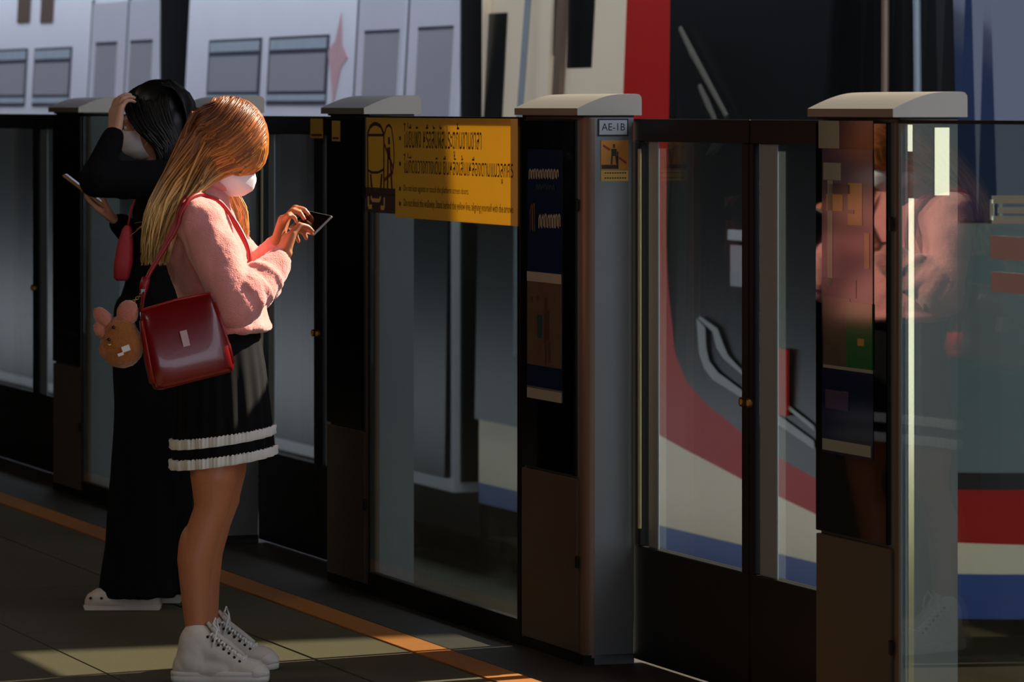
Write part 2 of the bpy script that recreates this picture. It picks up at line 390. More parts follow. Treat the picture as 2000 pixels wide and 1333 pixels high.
# ================================================================== platform screen doors
ZT = 1.546
PILLARS = [-8.876, -6.316, -4.298, -2.466, -0.521, 1.672]
PWID = [0.5, 0.5, 0.48, 0.463, 0.521, 0.504]
PLAB = ['screen door post farthest to the left, cut off by the picture edge',
        'grey screen door post behind the phone of the woman in black',
        'screen door post mostly hidden behind the two women',
        'dark screen door post left of the yellow warning sign',
        'grey screen door post with a number plate and yellow sticker on its side',
        'black fronted screen door post nearest the camera, with a colourful poster']
cap_prof = [(-0.022, ZT+0.006), (-0.022, ZT+0.026)]
for k in range(1, 10):
    a = k/9; cap_prof.append((-0.022 + 0.135*a, ZT+0.026 + 0.04*math.sin(a*math.pi/2)))
cap_prof += [(0.155, ZT+0.067), (0.165, ZT+0.065), (0.171, ZT+0.058), (0.172, ZT+0.05), (0.172, ZT+0.006)]
posts = []
for k, (t, wd) in enumerate(zip(PILLARS, PWID)):
    r = thing('screen_door_post', PW(t, 0), RP, PLAB[k], 'door post', 'posts of the platform screen doors'); posts.append(r)
    # hollow-section body with rounded platform-side corner
    pr = [(0.004, 0.012), (0.02, 0.004), (wd-0.028, 0.004)]
    for q in range(1, 7):
        a = -math.pi/2 + q/6*math.pi/2; pr.append((wd-0.028 + 0.028*math.cos(a), 0.032 + 0.028*math.sin(a)))
    pr += [(wd, 0.15), (0.004, 0.15)]
    auto_smooth(MB().prism(pr, 0.0, ZT, 'z').build('body', 'alu', r), 40)
    # bronze rounded edge strip down the visible corner
    ep = []
    for q in range(0, 9):
        a = -math.pi*0.62 + q/8*math.pi*0.62; ep.append((wd-0.03 + 0.0315*math.cos(a), 0.033 + 0.0315*math.sin(a)))
    for q in range(8, -1, -1):
        a = -math.pi*0.62 + q/8*math.pi*0.62; ep.append((wd-0.03 + 0.027*math.cos(a), 0.033 + 0.027*math.sin(a)))
    auto_smooth(MB().prism(ep, 0.02, ZT-0.004, 'z').build('edge_strip', 'edge', r), 40)
    MB().box(0.012, wd-0.062, -0.008, 0.006, 0.53, ZT-0.008, 0.002).build('front_glass', 'blackglass', r)
    MB().box(0.008, wd-0.045, -0.005, 0.006, 0.03, 0.522, 0.002).build('lower_panel', 'lower', r)
    MB().box(0.0, wd, -0.002, 0.152, 0.0, 0.028).build('foot_plate', 'frame', r)
    MB().box(0.002, wd-0.002, 0.0, 0.152, ZT, ZT+0.007).build('cap_gap', 'capline', r)
    cp = auto_smooth(MB().prism(cap_prof, -0.006, wd+0.008, 'x').build('cap', 'cap', r), 30)
    MB().box(wd-0.05, wd-0.035, -0.009, -0.001, 0.27, 0.305, 0.002).build('lock_tab', 'frame', r)
    MB().box(wd-0.05, wd-0.035, -0.009, -0.001, 1.28, 1.315, 0.002).build('lock_tab', 'frame', r)

r = posts[5]; wd = PWID[5]
MB().box(wd, wd+0.0025, 0.020, 0.036, 0.03, 1.36, 0.0008).build('polished_strip', 'polish', r)  # bright mirror pieces standing in for sun patches on the post side
MB().box(wd, wd+0.0025, 0.018, 0.032, 1.47, 1.535, 0.0008).build('polished_strip', 'polish', r)
MB().box(wd, wd+0.0025, 0.088, 0.128, 1.365, 1.528, 0.0008).build('polished_plate', 'polish', r)
# fixed glass panels
FIX = [(1, 2, 'fixed glass screen panel on the left, behind the woman in black'),
       (3, 4, 'fixed glass screen panel carrying the yellow warning sign'),
       (5, None, 'fixed glass screen panel at the right edge of the picture')]
for a, b, lab in FIX:
    t0 = PILLARS[a] + PWID[a] + 0.004; t1 = PILLARS[b] - 0.002 if b else t0 + 1.47
    r = thing('fixed_glass_panel', PW(t0, 0), RP, lab, 'glass panel', 'fixed glass panels of the screen doors'); n = t1 - t0
    MB().box(0.014, n-0.014, -0.004, 0.006, 0.07, ZT-0.006).build('pane', 'glass', r)
    MB().box(0, n, -0.008, 0.02, 0.0, 0.074, 0.002).build('bottom_rail', 'frame', r)
    MB().box(0, n, -0.006, 0.014, ZT-0.009, ZT, 0.001).build('top_rail', 'frame', r)
    MB().box(0.0, 0.014, -0.006, 0.012, 0.074, ZT-0.009, 0.001).build('side_frame', 'seal' if a == 5 else 'frame', r)
    MB().box(n-0.026, n, -0.006, 0.012, 0.074, ZT-0.009, 0.001).build('side_frame', 'frame', r)
# sliding leaves
WD = 0.176
def leaf(ta, tb, lab, hinge):
    r = thing('sliding_screen_door', PW(ta, WD), RP, lab, 'sliding door', 'sliding leaves of the screen doors'); n = tb - ta
    zb, zt = 0.335, 1.478
    MB().box(0, n, -0.018, 0.02, zt, ZT-0.004, 0.002).build('top_rail', 'frame', r)
    MB().box(0, n, -0.018, 0.02, 0.012, zb, 0.002).build('bottom_rail', 'frame', r)
    sl, sr = (0.052, 0.046) if hinge == 'l' else (0.03, 0.02)
    MB().box(0, sl, -0.02, 0.02, zb, zt, 0.002).build('stile', 'frame', r)
    MB().box(n-sr, n, -0.02, 0.02, zb, zt, 0.002).build('stile', 'frame', r)
    MB().box(sl, n-sr, -0.004, 0.006, zb, zt).build('pane', 'doorglass', r)
    a0 = sl + (0.045 if hinge == 'l' else 0.018)
    MB().box(a0, a0 + (0.07 if hinge == 'l' else 0.115), -0.009, -0.004, zb, zt, 0.001).build('grey_profile', 'seal', r)
    if hinge == 'l':
        MB().box(0.057, 0.069, -0.028, -0.02, zb+0.05, zt-0.02, 0.002).build('edge_bead', 'bead', r)
    c = (n - 0.03) if hinge == 'l' else 0.012
    kn = MB().tube([(c, -0.018, 0.79), (c, -0.03, 0.79)], 0.013, 12); kn.box(c-0.003, c+0.003, -0.034, -0.03, 0.783, 0.797)
    kn.build('key_lock', 'gold', r)
DOORS = [(0, 1, 'far left'), (2, 3, 'middle'), (4, 5, 'right')]
DL = ['farther leaf of the sliding doors at the far left', 'nearer leaf of the sliding doors at the far left',
      'sliding door leaf hidden behind the pink sweater', 'sliding door leaf right of the pink sweater and phone',
      'sliding door leaf beside the post with the number plate', 'sliding door leaf left of the post nearest the camera']
for q, (a, b, _) in enumerate(DOORS):
    t0 = PILLARS[a] + PWID[a]; t1 = PILLARS[b]
    if a == 4: mid = TT(1476, WD)
    else: mid = (t0 + t1) / 2 + 0.05
    leaf(t0 - 0.02, mid - 0.004, DL[2*q], 'l'); leaf(mid + 0.004, t1 + 0.25, DL[2*q+1], 'r')

# ------------------------------------------------------------------ signs and stickers
def flat_on_post(name, m, t, w, lab, cat, build, facing='front'):
    r = thing(name, PW(t, w), RP, lab, cat); build(r); return r
def plate(mb, x0, x1, z0, z1, y=0.0, th=0.0016): return mb.box(x0, x1, y - th, y, z0, z1)
def lettering(name, m, parent, body, x0, x1, z0, z1, y):
    vs, fs = text_mesh(body, x0, x1, z0, z1)
    mb = MB(); mb.add([(x, y, z) for x, z in vs], fs); return tag(mb.build(name, m, parent), kind='stuff')
# big yellow warning sign
ts0, ts1 = TT(721), TT(1017)
r = thing('warning_sign', PW(ts0, -0.0085), RP, 'yellow platform safety sign with Thai and English lines on the glass panel', 'sign')
nS = ts1 - ts0; zs0, zs1 = 1.226, 1.541
sx = lambda u: TT(u) - ts0
sz = lambda u, v: ZZ(u, v)
xs = sx(778)
mb = MB(); plate(mb, 0, nS, zs0 + 0.045, zs1); plate(mb, xs, nS, zs0, zs0 + 0.045); mb.build('board', 'sign', r)
mb = MB(); plate(mb, 0.0, xs, zs0 + 0.01, zs0 + 0.09, -0.0016, 0.0006); mb.build('purple_ground', 'signpurple', r)
mb = MB(); plate(mb, nS - 0.06, nS, zs0, zs1, -0.0016, 0.0004); mb.build('pale_edge', 'signpale', r)
Y = -0.0023
def zrow(v0, v1, u=900): return ZZ(u, v1), ZZ(u, v0)
X0, X1, X2, X3 = sx(795), sx(947), sx(1009), sx(922)
za, zb_ = zrow(240, 310, 870); lettering('thai_line', 'signink', r, '\u0e44\u0e21\u0e48\u0e22\u0e37\u0e19\u0e1e\u0e34\u0e07 \u0e2b\u0e23\u0e37\u0e2d\u0e2a\u0e31\u0e21\u0e1c\u0e31\u0e2a\u0e1b\u0e23\u0e30\u0e15\u0e39\u0e01\u0e31\u0e49\u0e19\u0e0a\u0e32\u0e19\u0e0a\u0e32\u0e25\u0e32', X0, X1, za + 0.006, zb_, Y)
za, zb_ = zrow(303, 355, 900); lettering('thai_line', 'signink', r, '\u0e44\u0e21\u0e48\u0e01\u0e35\u0e14\u0e02\u0e27\u0e32\u0e07\u0e17\u0e32\u0e07\u0e40\u0e14\u0e34\u0e19 \u0e22\u0e37\u0e19\u0e2b\u0e25\u0e31\u0e07\u0e40\u0e2a\u0e49\u0e19\u0e40\u0e2b\u0e25\u0e37\u0e2d\u0e07\u0e15\u0e32\u0e21\u0e41\u0e19\u0e27\u0e25\u0e39\u0e01\u0e28\u0e23', X0, X2, za, zb_, Y)
za, zb_ = zrow(364, 381, 860); lettering('english_line', 'signink', r, 'Do not lean against or touch the platform screen doors.', X0, X3, za, zb_, Y)
za, zb_ = zrow(394, 415, 900); lettering('english_line', 'signink', r, 'Do not block the walkway, Stand behind the yellow line, aligning yourself with the arrows', X0, X2, za, zb_, Y)
for v in (270, 320, 369, 398):
    zc = ZZ(787, v); MB().box(sx(786), sx(789), Y, Y + 0.0004, zc - 0.006, zc + 0.006).build('bullet', 'signink', r)
# the pictogram: a train front and a person leaning, drawn as line work
mb = MB()
def stroke(mb, pts, wdt=0.004, y=Y):
    for (xa, za), (xb, zb) in zip(pts, pts[1:]):
        dx, dz = xb - xa, zb - za; l = math.hypot(dx, dz) or 1; nx, nz = -dz/l*wdt, dx/l*wdt
        mb.add([(xa-nx, y, za-nz), (xb-nx, y, zb-nz), (xb+nx, y, zb+nz), (xa+nx, y, za+nz)], [(0, 1, 2, 3)])
pp = lambda *uv: [(sx(u), ZZ(u, v)) for u, v in uv]
stroke(mb, pp((725,378),(724,262),(729,248),(736,242),(742,242),(750,247),(756,262),(756,375)), 0.006)
stroke(mb, pp((724,264),(756,264)), 0.004); stroke(mb, pp((725,332),(732,337),(745,337),(756,331)), 0.004)
stroke(mb, pp((757,262),(761,248),(766,244),(771,250),(775,280),(776,315),(772,340)), 0.004)
stroke(mb, pp((730,340),(733,376)), 0.008); stroke(mb, pp((752,340),(749,376)), 0.008); stroke(mb, pp((724,379),(778,381)), 0.004)
mb.build('pictogram_train', 'signink', r)
mb = MB(); stroke(mb, pp((766,268),(766,282)), 0.01); stroke(mb, pp((765,288),(766,312)), 0.016); stroke(mb, pp((764,312),(763,378)), 0.008); stroke(mb, pp((769,312),(772,378)), 0.008)
mb.build('pictogram_person', 'signpurple', r)
mb = MB(); stroke(mb, pp((757,282),(775,330)), 0.006); stroke(mb, pp((757,352),(774,336)), 0.006); mb.build('prohibition_bar', 'signred', r)
mb = MB(); stroke(mb, pp((726,384),(726,404),(733,404)), 0.007, Y-0.0004); stroke(mb, pp((757,386),(757,406),(750,406)), 0.007, Y-0.0004); stroke(mb, pp((731,384),(733,391),(747,392),(750,385)), 0.006, Y-0.0004)
mb.build('pictogram_feet', 'signpale', r)

# number plate and small sticker on the side of the post (face towards +t)
def side_thing(name, w, lab, cat): return thing(name, PW(0.0012, w), RP + math.pi/2, lab, cat)
def wpix(u): return (u - 1140) / 100.0 * 0.15        # across the side face
sP = CS / D0 * (1190 - UV)
zpx = lambda v: HC - (v - HORIZON) / (FPX / (P0.y + 0.08 * NY))
r = side_thing('number_plate', 0, 'small pale plate reading AE-1B on the grey post', 'plate')
x0, x1 = wpix(1168), wpix(1229)
mb = MB(); mb.box(x0, x1, -0.002, 0, zpx(266), zpx(232)); mb.build('plate_border', 'ink', r)
mb = MB(); mb.box(x0+0.004, x1-0.004, -0.0026, -0.001, zpx(266)+0.004, zpx(232)-0.004); mb.build('plate_face', 'white', r)
lettering('plate_text', 'ink', r, 'AE-1B', wpix(1175), wpix(1222), zpx(255), zpx(241), -0.003)
r = side_thing('warning_sticker', 0, 'small orange sticker with a crossed out figure on the grey post', 'sticker')
x0, x1 = wpix(1174), wpix(1229)
mb = MB(); mb.box(x0, x1, -0.0016, 0, zpx(332), zpx(274)); mb.build('sticker_face', 'orange', r)
mb = MB(); mb.box(x0, x1, -0.0016, 0, zpx(354), zpx(333)); mb.build('sticker_caption', 'signpale', r)
q = lambda *uv: [(wpix(u), zpx(v)) for u, v in uv]
mb = MB(); stroke(mb, q((1200,282),(1200,289)), 0.003, -0.002); stroke(mb, q((1200,291),(1200,305)), 0.008, -0.002); stroke(mb, q((1196,305),(1195,321)), 0.0025, -0.002); stroke(mb, q((1204,305),(1206,321)), 0.0025, -0.002)
mb.box(wpix(1175), wpix(1208), -0.002, -0.0016, zpx(330), zpx(322)); mb.box(wpix(1206), wpix(1209), -0.002, -0.0016, zpx(330), zpx(296)); mb.build('figure', 'signink', r)
for sg in (((1178,284),(1192,293)), ((1210,308),(1225,319))):
    mb = MB(); stroke(mb, q(*sg), 0.003, -0.0024); mb.build('cross_bar', 'signred', r)
mb = MB()
for v in (338, 348):
    for u in range(1181, 1223, 5): stroke(mb, q((u, v), (u+3.6, v)), 0.0016, -0.002)
mb.build('caption_lines', 'signink', r)

for (u0, u1, v0, v1, w_, lab) in ((607, 631, 232, 270, WD-0.0215, 'small yellow sticker on the sliding door right of the pink sweater'), (649, 664, 236, 276, -0.0085, 'narrow yellow sticker at the top of the post left of the yellow sign')):
    r = thing('yellow_sticker', PW(TT(u0, w_), w_), RP, lab, 'sticker'); um = (u0+u1)/2
    MB().box(0, TT(u1, w_)-TT(u0, w_), -0.0016, 0, ZZ(um, v1, w_), ZZ(um, v0, w_)).build('film', 'sign', r)
    MB().box(0.01, TT(u1, w_)-TT(u0, w_)-0.01, -0.002, -0.0016, ZZ(um, v1-4, w_), ZZ(um, v1-8, w_)).build('caption', 'signink', r)
# posters behind the black glass of the posts
def poster(k, uu, rects, lab):
    r = thing('poster', PW(PILLARS[k], -0.0085), RP, lab, 'poster')
    for nm, m, u0, u1, v0, v1, lay in rects:
        um = (u0+u1)/2
        mb = MB(); mb.box(TT(u0)-PILLARS[k], TT(u1)-PILLARS[k], -0.0008*(lay+1), 0, ZZ(um, v1), ZZ(um, v0)); mb.build(nm, m, r)
    return r
def glyphs(r, k, m, u0, u1, v0, v1, seed):
    rnd = random.Random(seed); mb = MB(); u = u0
    f = lambda u, v: (TT(u)-PILLARS[k], ZZ(u, v))
    while u < u1 - 3:
        stroke(mb, [f(u, v1), f(u, v0 + rnd.uniform(0, (v1-v0)*0.3)), f(u+3, v0), f(u+3.5, v1 - rnd.uniform(0, 4))], 0.004, -0.0032); u += rnd.uniform(4.5, 6)
    mb.build('lettering', m, r)
r = poster(4, None, [('navy_field', 'navy', 1036, 1103, 292, 540, 0), ('picture', 'postertan', 1036, 1103, 533, 722, 1), ('pale_band', 'posterpale', 1036, 1103, 533, 552, 2),
              ('navy_band', 'navy', 1036, 1103, 716, 762, 2), ('bottom_band', 'posterpale', 1036, 1103, 758, 782, 2),
              ('figure_shape', 'posterteal', 1057, 1066, 615, 660, 3), ('figure_shape', 'signink', 1069, 1079, 605, 665, 3), ('figure_head', 'signink', 1071, 1075, 582, 602, 3), ('figure_leg', 'signink', 1071, 1074, 665, 712, 3),
              ('figure_leg', 'signink', 1078, 1082, 665, 708, 3), ('small_mark', 'signink', 1044, 1047, 580, 592, 3), ('small_mark', 'signink', 1056, 1059, 578, 588, 3)],
              'navy poster with a tan picture in the post right of the yellow sign')
glyphs(r, 4, 'posterpale', 1041, 1098, 332, 350, 3); glyphs(r, 4, 'posterteal', 1055, 1092, 362, 372, 4); glyphs(r, 4, 'posterpale', 1060, 1101, 420, 446, 5); glyphs(r, 4, 'postertan', 1043, 1052, 398, 452, 6)
r = poster(5, None, [('blue_field', 'navy', 1612, 1712, 236, 892, 0), ('white_block', 'posterpale', 1606, 1646, 236, 290, 1), ('violet_block', 'posterprp', 1613, 1712, 292, 590, 1),
              ('grey_block', 'posterpale', 1616, 1650, 318, 352, 2), ('yellow_block', 'posteryel', 1664, 1692, 358, 440, 2), ('yellow_block', 'posteryel', 1622, 1654, 380, 412, 2),
              ('blue_block', 'navy', 1622, 1668, 360, 378, 2), ('teal_block', 'posterteal', 1660, 1676, 410, 418, 3), ('pale_strip', 'posterpale', 1624, 1634, 350, 560, 2), ('yellow_strip', 'posteryel', 1696, 1706, 455, 525, 2),
              ('blue_block', 'navy', 1613, 1680, 545, 580, 2), ('brown_picture', 'postertan', 1616, 1668, 582, 720, 2), ('green_picture', 'postergrn', 1662, 1712, 592, 720, 3), ('gold_mark', 'posteryel', 1684, 1696, 662, 676, 4),
              ('pale_line', 'posterpale', 1616, 1712, 718, 724, 3), ('violet_mark', 'posterprp', 1620, 1664, 764, 800, 2), ('bottom_band', 'posterpale', 1614, 1708, 864, 886, 2)],
              'collage poster in blue, yellow and green on the black post nearest the camera')
# pale outline and pink bands on the right hand glass panel
t5 = PILLARS[5] + PWID[5]
r = thing('glass_decal', PW(t5, -0.0045), RP, 'pale outlined decal on the right glass panel', 'sticker')
f5 = lambda u, v: (TT(u) - t5, ZZ(u, v))
mb = MB(); stroke(mb, [f5(2040, 390), f5(1941, 390), f5(1941, 430), f5(2040, 430)], 0.009, -0.001); stroke(mb, [f5(1953, 411), f5(2040, 411)], 0.007, -0.001); mb.build('outline', 'decalpale', r)
mb = MB(); mb.box(f5(1938, 0)[0], f5(2050, 0)[0], -0.0008, 0, ZZ(1970, 508), ZZ(1970, 462)); mb.box(f5(1940, 0)[0], f5(2050, 0)[0], -0.0008, 0, ZZ(1970, 572), ZZ(1970, 533)); mb.build('pink_band', 'decalpink', r)

# ================================================================== the train on the far track
WT = 4.0
def tilt(z): return 0.055 * max(0.0, z - 0.9)
def side_box(mb, t0, t1, z0, z1, proud, th=0.01, mi=0, toff=0.0):
    pts = []
    for t, z in ((t0, z0), (t1, z0), (t1, z1), (t0, z1)): pts.append((t, WT + tilt(z) - proud, z))
    vs = pts + [(a, b + th, c) for a, b, c in pts]
    return mb.add(vs, [(0,1,2,3), (7,6,5,4), (0,4,5,1), (1,5,6,2), (2,6,7,3), (3,7,4,0)], mi)
def car_root(name, t0, t1, lab):
    return thing(name, PW((t0+t1)/2, 5.5, -0.95), RP, lab, 'train car', 'cars of the train on the far track')
def local(mb, root_t): 
    mb.v = [(x - root_t, y - 5.5, z + 0.95) for x, y, z in mb.v]; return mb
def U2(u, v): return TT(u, WT + tilt(ZZ(u, v, WT))), ZZ(u, v, WT)
def white_car(t0, t1, lab, windows, doors, extra=None, mats=('trainwhite',)):
    r = car_root('train_car', t0, t1, lab); c = (t0+t1)/2
    prof = [(WT, -0.66), (WT, 0.9), (WT + tilt(2.7), 2.7), (WT+0.35, 3.0), (WT+1.5, 3.1), (WT+2.65, 3.0), (WT+3.0-tilt(2.7), 2.7), (WT+3.0, 0.9), (WT+3.0, -0.66)]
    auto_smooth(local(MB().prism(prof, t0, t1, 'x'), c).build('body', mats[0], r), 40)
    local(MB().box(t0 - 0.42, t0, WT+0.25, WT+2.75, -0.5, 2.75), c).build('gangway', 'rubber', r)
    local(MB().box(t0+0.4, t1-0.4, WT+0.3, WT+2.7, -0.97, -0.66), c).build('underframe', 'rubber', r)
    local(side_box(MB(), t0+0.05, t1-0.05, -0.58, 1.42, 0.04, 0.035), c).build('window_band', 'trainblack', r)
    local(MB().box(t1, t1+0.03, WT+0.04, WT+2.96, -0.6, 2.72), c).build('end_wall', 'rubber', r)
    for (u0, u1, va, vb) in windows:
        um = (u0+u1)/2; z1_, z0_ = ZZ(um, va, WT), ZZ(um, vb, WT); ta, tb = TT(u0, WT), TT(u1, WT); h = z1_-z0_
        w_ = local(side_box(MB(), ta, tb, z0_, z1_, 0.006), c).build('window', 'trainline', r)
        local(side_box(MB(), ta+0.04, tb-0.04, z1_-0.19*h, z1_-0.04*h, 0.010), c).build('vent_light', 'trainpale', w_)
        local(side_box(MB(), ta+0.05, tb-0.05, z0_+0.20*h, z1_-0.26*h, 0.010), c).build('pane', 'trainpane', w_)
        local(side_box(MB(), ta+0.02, tb-0.02, z0_+0.06*h, z0_+0.15*h, 0.010), c).build('sill', 'trainpale', w_)
    for (u0, u1, wu0, wu1, vt) in doors:
        ta, tb = TT(u0, WT), TT(u1, WT)
        d_ = local(side_box(MB(), ta, tb, 1.43, 2.35, 0.012, 0.02), c).build('door_leaf', mats[0], r)
        local(side_box(MB(), ta-0.05, ta, 1.43, 2.38, 0.008), c).build('door_seam', 'trainline', d_)
        local(side_box(MB(), TT(wu0, WT), TT(wu1, WT), 1.45, ZZ(wu0, vt, WT), 0.018, 0.012), c).build('door_pane', 'trainpane', d_)
        local(side_box(MB(), TT(wu0, WT), TT(wu1, WT), ZZ(wu0, vt+3, WT), ZZ(wu0, vt-3, WT), 0.020, 0.012), c).build('pane_edge', 'trainline', d_)
    if extra: extra(r, c)
    return r
def star(r, c):
    mb = MB(); pts = [(647, 25), (652, 85), (664, 112), (652, 130), (640, 205), (632, 140), (624, 100), (638, 80)]
    vs = [(TT(u, WT), WT + tilt(ZZ(u, v, WT)) - 0.005, ZZ(u, v, WT)) for u, v in pts]; n = len(vs)
    vs += [(a, b + 0.004, z) for a, b, z in vs]
    mb.add(vs, [tuple(range(n)), tuple(range(n, 2*n))[::-1]] + [(i, i+n, (i+1) % n + n, (i+1) % n) for i in range(n)])
    local(mb, c).build('star_decal', 'trainpink', r)
def vents(r, c):
    for u in (17, 62):
        local(side_box(MB(), TT(u, WT), TT(u+24, WT), ZZ(u, 45, WT), 2.5, 0.008), c).build('roof_vent', 'edge', r)
white_car(TT(350, WT), TT(886, WT), 'white train car with a pale pink star and grey windows behind the women',
          [(393, 495, 76, 205), (510, 626, 70, 205)], [(684, 772, 699, 765, 63), (783, 884, 803, 870, 56)], star)
white_car(TT(-330, WT), TT(302, WT), 'white train car at the far left with brown vents and two windows',
          [(-30, 40, 96, 208), (54, 126, 93, 208)], [(165, 232, 176, 216, 86), (236, 298, 243, 285, 82)], vents)

# leading car: livery bands follow the side, round the corner and across the front
def interp(tab, x):
    if x <= tab[0][0]: return tab[0][1]
    for (a, b), (c, d) in zip(tab, tab[1:]):
        if x <= c: return b + (d-b)*(x-a)/(c-a)
    return tab[-1][1]
ZTOP = 2.75
B2 = [(1198, ZTOP), (1200, 2.2), (1203, 1.6), (1208, 0.95), (1220, 0.45), (1240, 0.18), (1262, 0.02), (1287, -0.104), (1340, -0.155), (1455, -0.25), (1530, -0.298), (1593, -0.338), (1700, -0.42), (1800, -0.441)]
B3 = [(1281, ZTOP), (1285, 2.1), (1293, 1.6), (1298, 1.07), (1305, 0.66), (1318, 0.326), (1340, 0.192), (1380, 0.093), (1455, -0.025), (1530, -0.115), (1593, -0.17), (1700, -0.18)]
cols = []
us = [935, 990, 1040, 1090, 1140, 1170, 1196, 1198, 1199, 1200, 1201, 1202, 1203, 1205, 1208, 1212, 1216, 1220, 1226, 1233, 1240, 1250, 1262, 1275, 1281, 1283, 1285, 1289, 1293, 1296, 1298, 1301, 1305, 1308, 1311, 1314, 1318, 1324, 1331, 1340, 1350, 1360, 1370, 1380, 1400, 1420, 1455, 1490, 1530, 1560, 1593]
TS = TT(1593, WT)
for u in us: cols.append((TT(u, WT), WT, u))
NC = 16
for k in range(1, NC+1):
    a = k/NC*math.pi/2; cols.append((TS + 0.85*math.sin(a), WT + 0.95*(1-math.cos(a)), 1593 + 12*k))
for k in range(1, 7):
    a = k/6*math.pi/2; cols.append((TS + 0.85 + 0.12*math.sin(a), WT + 0.95 + 0.55*k/6, 1800))
half = list(cols)
for t, w, u in reversed(half[:-1]): cols.append((t, 2*(WT+1.5) - w, u))
ta, tb = TT(935, WT), TS + 0.97; cN = (ta + tb)/2
nose = car_root('train_car', ta, tb, 'leading train car with black front, red sweep and white and blue bands')
BANDS = ['trainblue', 'traincream', 'trainred', 'trainblack']
def col_z(u): 
    b2, b3 = interp(B2, u), interp(B3, u); return [-0.77 if u >= 1593 else -0.68, -0.565, min(b2, ZTOP), max(min(b3, ZTOP), b2), ZTOP]
def skin_pt(t, w, z):
    cx, cw = TS - 1.2, WT + 1.5
    s_ = tilt(z); front = max(0.0, (t - TS)/0.97)
    rake = 0.16*max(0.0, z - 0.7)*front
    return (t - rake, w + s_*(1 if w < cw else -1)*(1 - 0.6*front), z)
for b in range(4):
    mb = MB(); prev = None
    for t, w, u in cols:
        z = col_z(u); p = [skin_pt(t, w, z[b]), skin_pt(t, w, z[b] + (z[b+1]-z[b])*0.5), skin_pt(t, w, z[b+1])]
        if prev and (abs(p[2][2]-p[0][2]) > 1e-5 or abs(prev[2][2]-prev[0][2]) > 1e-5):
            mb.add([prev[0], p[0], p[1], prev[1]], [(0,1,2,3)]); mb.add([prev[1], p[1], p[2], prev[2]], [(0,1,2,3)])
        prev = p
    local(mb, cN).build(['blue_band', 'white_panel', 'red_band', 'black_mask'][b], BANDS[b], nose)
# roof, underside, end wall
mb = MB(); n = len(cols); top = [skin_pt(t, w, ZTOP) for t, w, u in cols]; cen = [(t - 0.25*max(0, (t-TS)/0.97) , 0.5*w + 0.5*(WT+1.5), 3.05) for t, w, u in cols]
mb.add(top + cen, [(i, i+1, n+i+1, n+i) for i in range(n-1)] + [tuple(range(n, 2*n))])
local(mb, cN).build('roof', 'traincream', nose)
local(MB().box(ta, ta+0.02, WT+0.02, WT+2.98, -0.66, 2.75), cN).build('end_wall', 'traincream', nose)
local(MB().box(ta+0.4, TS+0.5, WT+0.25, WT+2.75, -0.97, -0.66), cN).build('underframe', 'rubber', nose)
local(MB().box(ta-0.40, ta, WT+0.25, WT+2.75, -0.5, 2.7), cN).build('gangway', 'rubber', nose)
# side details of the leading car
def sb(name, m, u0, u1, z0, z1, proud=0.012, th=0.014, parent=None):
    return local(side_box(MB(), TT(u0, WT), TT(u1, WT), z0, z1, proud, th), cN).build(name, m, parent or nose)
sb('window_band', 'trainblack', 940, 1120, -0.2, 1.40, 0.04, 0.035)
sb('end_window', 'trainblack', 932, 970, 0.9, ZZ(950, 26, WT))
sb('door_leaf', 'traincream', 1040, 1062, 1.4, 2.4, 0.02, 0.03)
sb('door_seam', 'rubber', 1062, 1074, -0.05, 2.42)
sb('door_post', 'edge', 1074, 1088, 1.4, 2.42, 0.03, 0.03)
sb('cab_door', 'trainblack', 1090, 1139, -0.05, 2.45, 0.014)
mb = MB().tube([(TT(1026, WT), WT-0.05, 0.2), (TT(1026, WT), WT-0.05, 1.3), (TT(1026, WT), WT + tilt(2.3) - 0.05, 2.3)], 0.018, 10); local(mb, cN).build('grab_rail', 'seal', nose)
# grey swoosh on the black mask
def swoosh(pts, name):
    mb = MB(); vs = []
    for u, v in pts:
        z = ZZ(u, v, WT); vs.append((TT(u, WT), WT + tilt(z) - 0.008, z))
    n = len(vs)//2
    mb.add(vs, [(i, i+1, 2*n-2-i, 2*n-1-i) for i in range(n-1)]); local(mb, cN).build(name, 'swoosh', nose)
swoosh([(1363, 622), (1368, 690), (1378, 720), (1395, 742), (1455, 780), (1530, 835), (1593, 878), (1593, 862), (1530, 816), (1455, 765), (1405, 728), (1388, 706), (1382, 680), (1380, 640)], 'swoosh_stripe')
swoosh([(1366, 622), (1394, 648), (1402, 680), (1415, 700), (1455, 735), (1530, 790), (1593, 842), (1593, 832), (1530, 782), (1455, 727), (1425, 695), (1415, 672), (1404, 642), (1370, 618)], 'swoosh_stripe')
sb('red_marker', 'trainred', 1525, 1543, ZZ(1534, 812, WT), ZZ(1534, 683, WT), 0.02)
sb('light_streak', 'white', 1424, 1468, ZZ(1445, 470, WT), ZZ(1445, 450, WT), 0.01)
sb('side_pane', 'trainpane', 1430, 1460, ZZ(1445, 560, WT), ZZ(1445, 480, WT), 0.01)
mb = MB(); cx = Vector((TS - 0.6, WT + 1.5, 0))
out_ = lambda p, k: Vector(p) + (Vector((p[0], p[1], 0)) - cx).normalized()*k
for i in range(len(us) + 8, len(cols) - len(us) - 8):
    (t0, w0, _), (t1, w1, _) = cols[i], cols[i+1]
    mb.add([out_(skin_pt(t0, w0, -0.1), 0.008), out_(skin_pt(t1, w1, -0.1), 0.008), out_(skin_pt(t1, w1, 1.04), 0.008), out_(skin_pt(t0, w0, 1.04), 0.008)], [(0,1,2,3)])
local(mb, cN).build('front_panel', 'frontgrey', nose)  # lit haze put into the colour over the black lower front
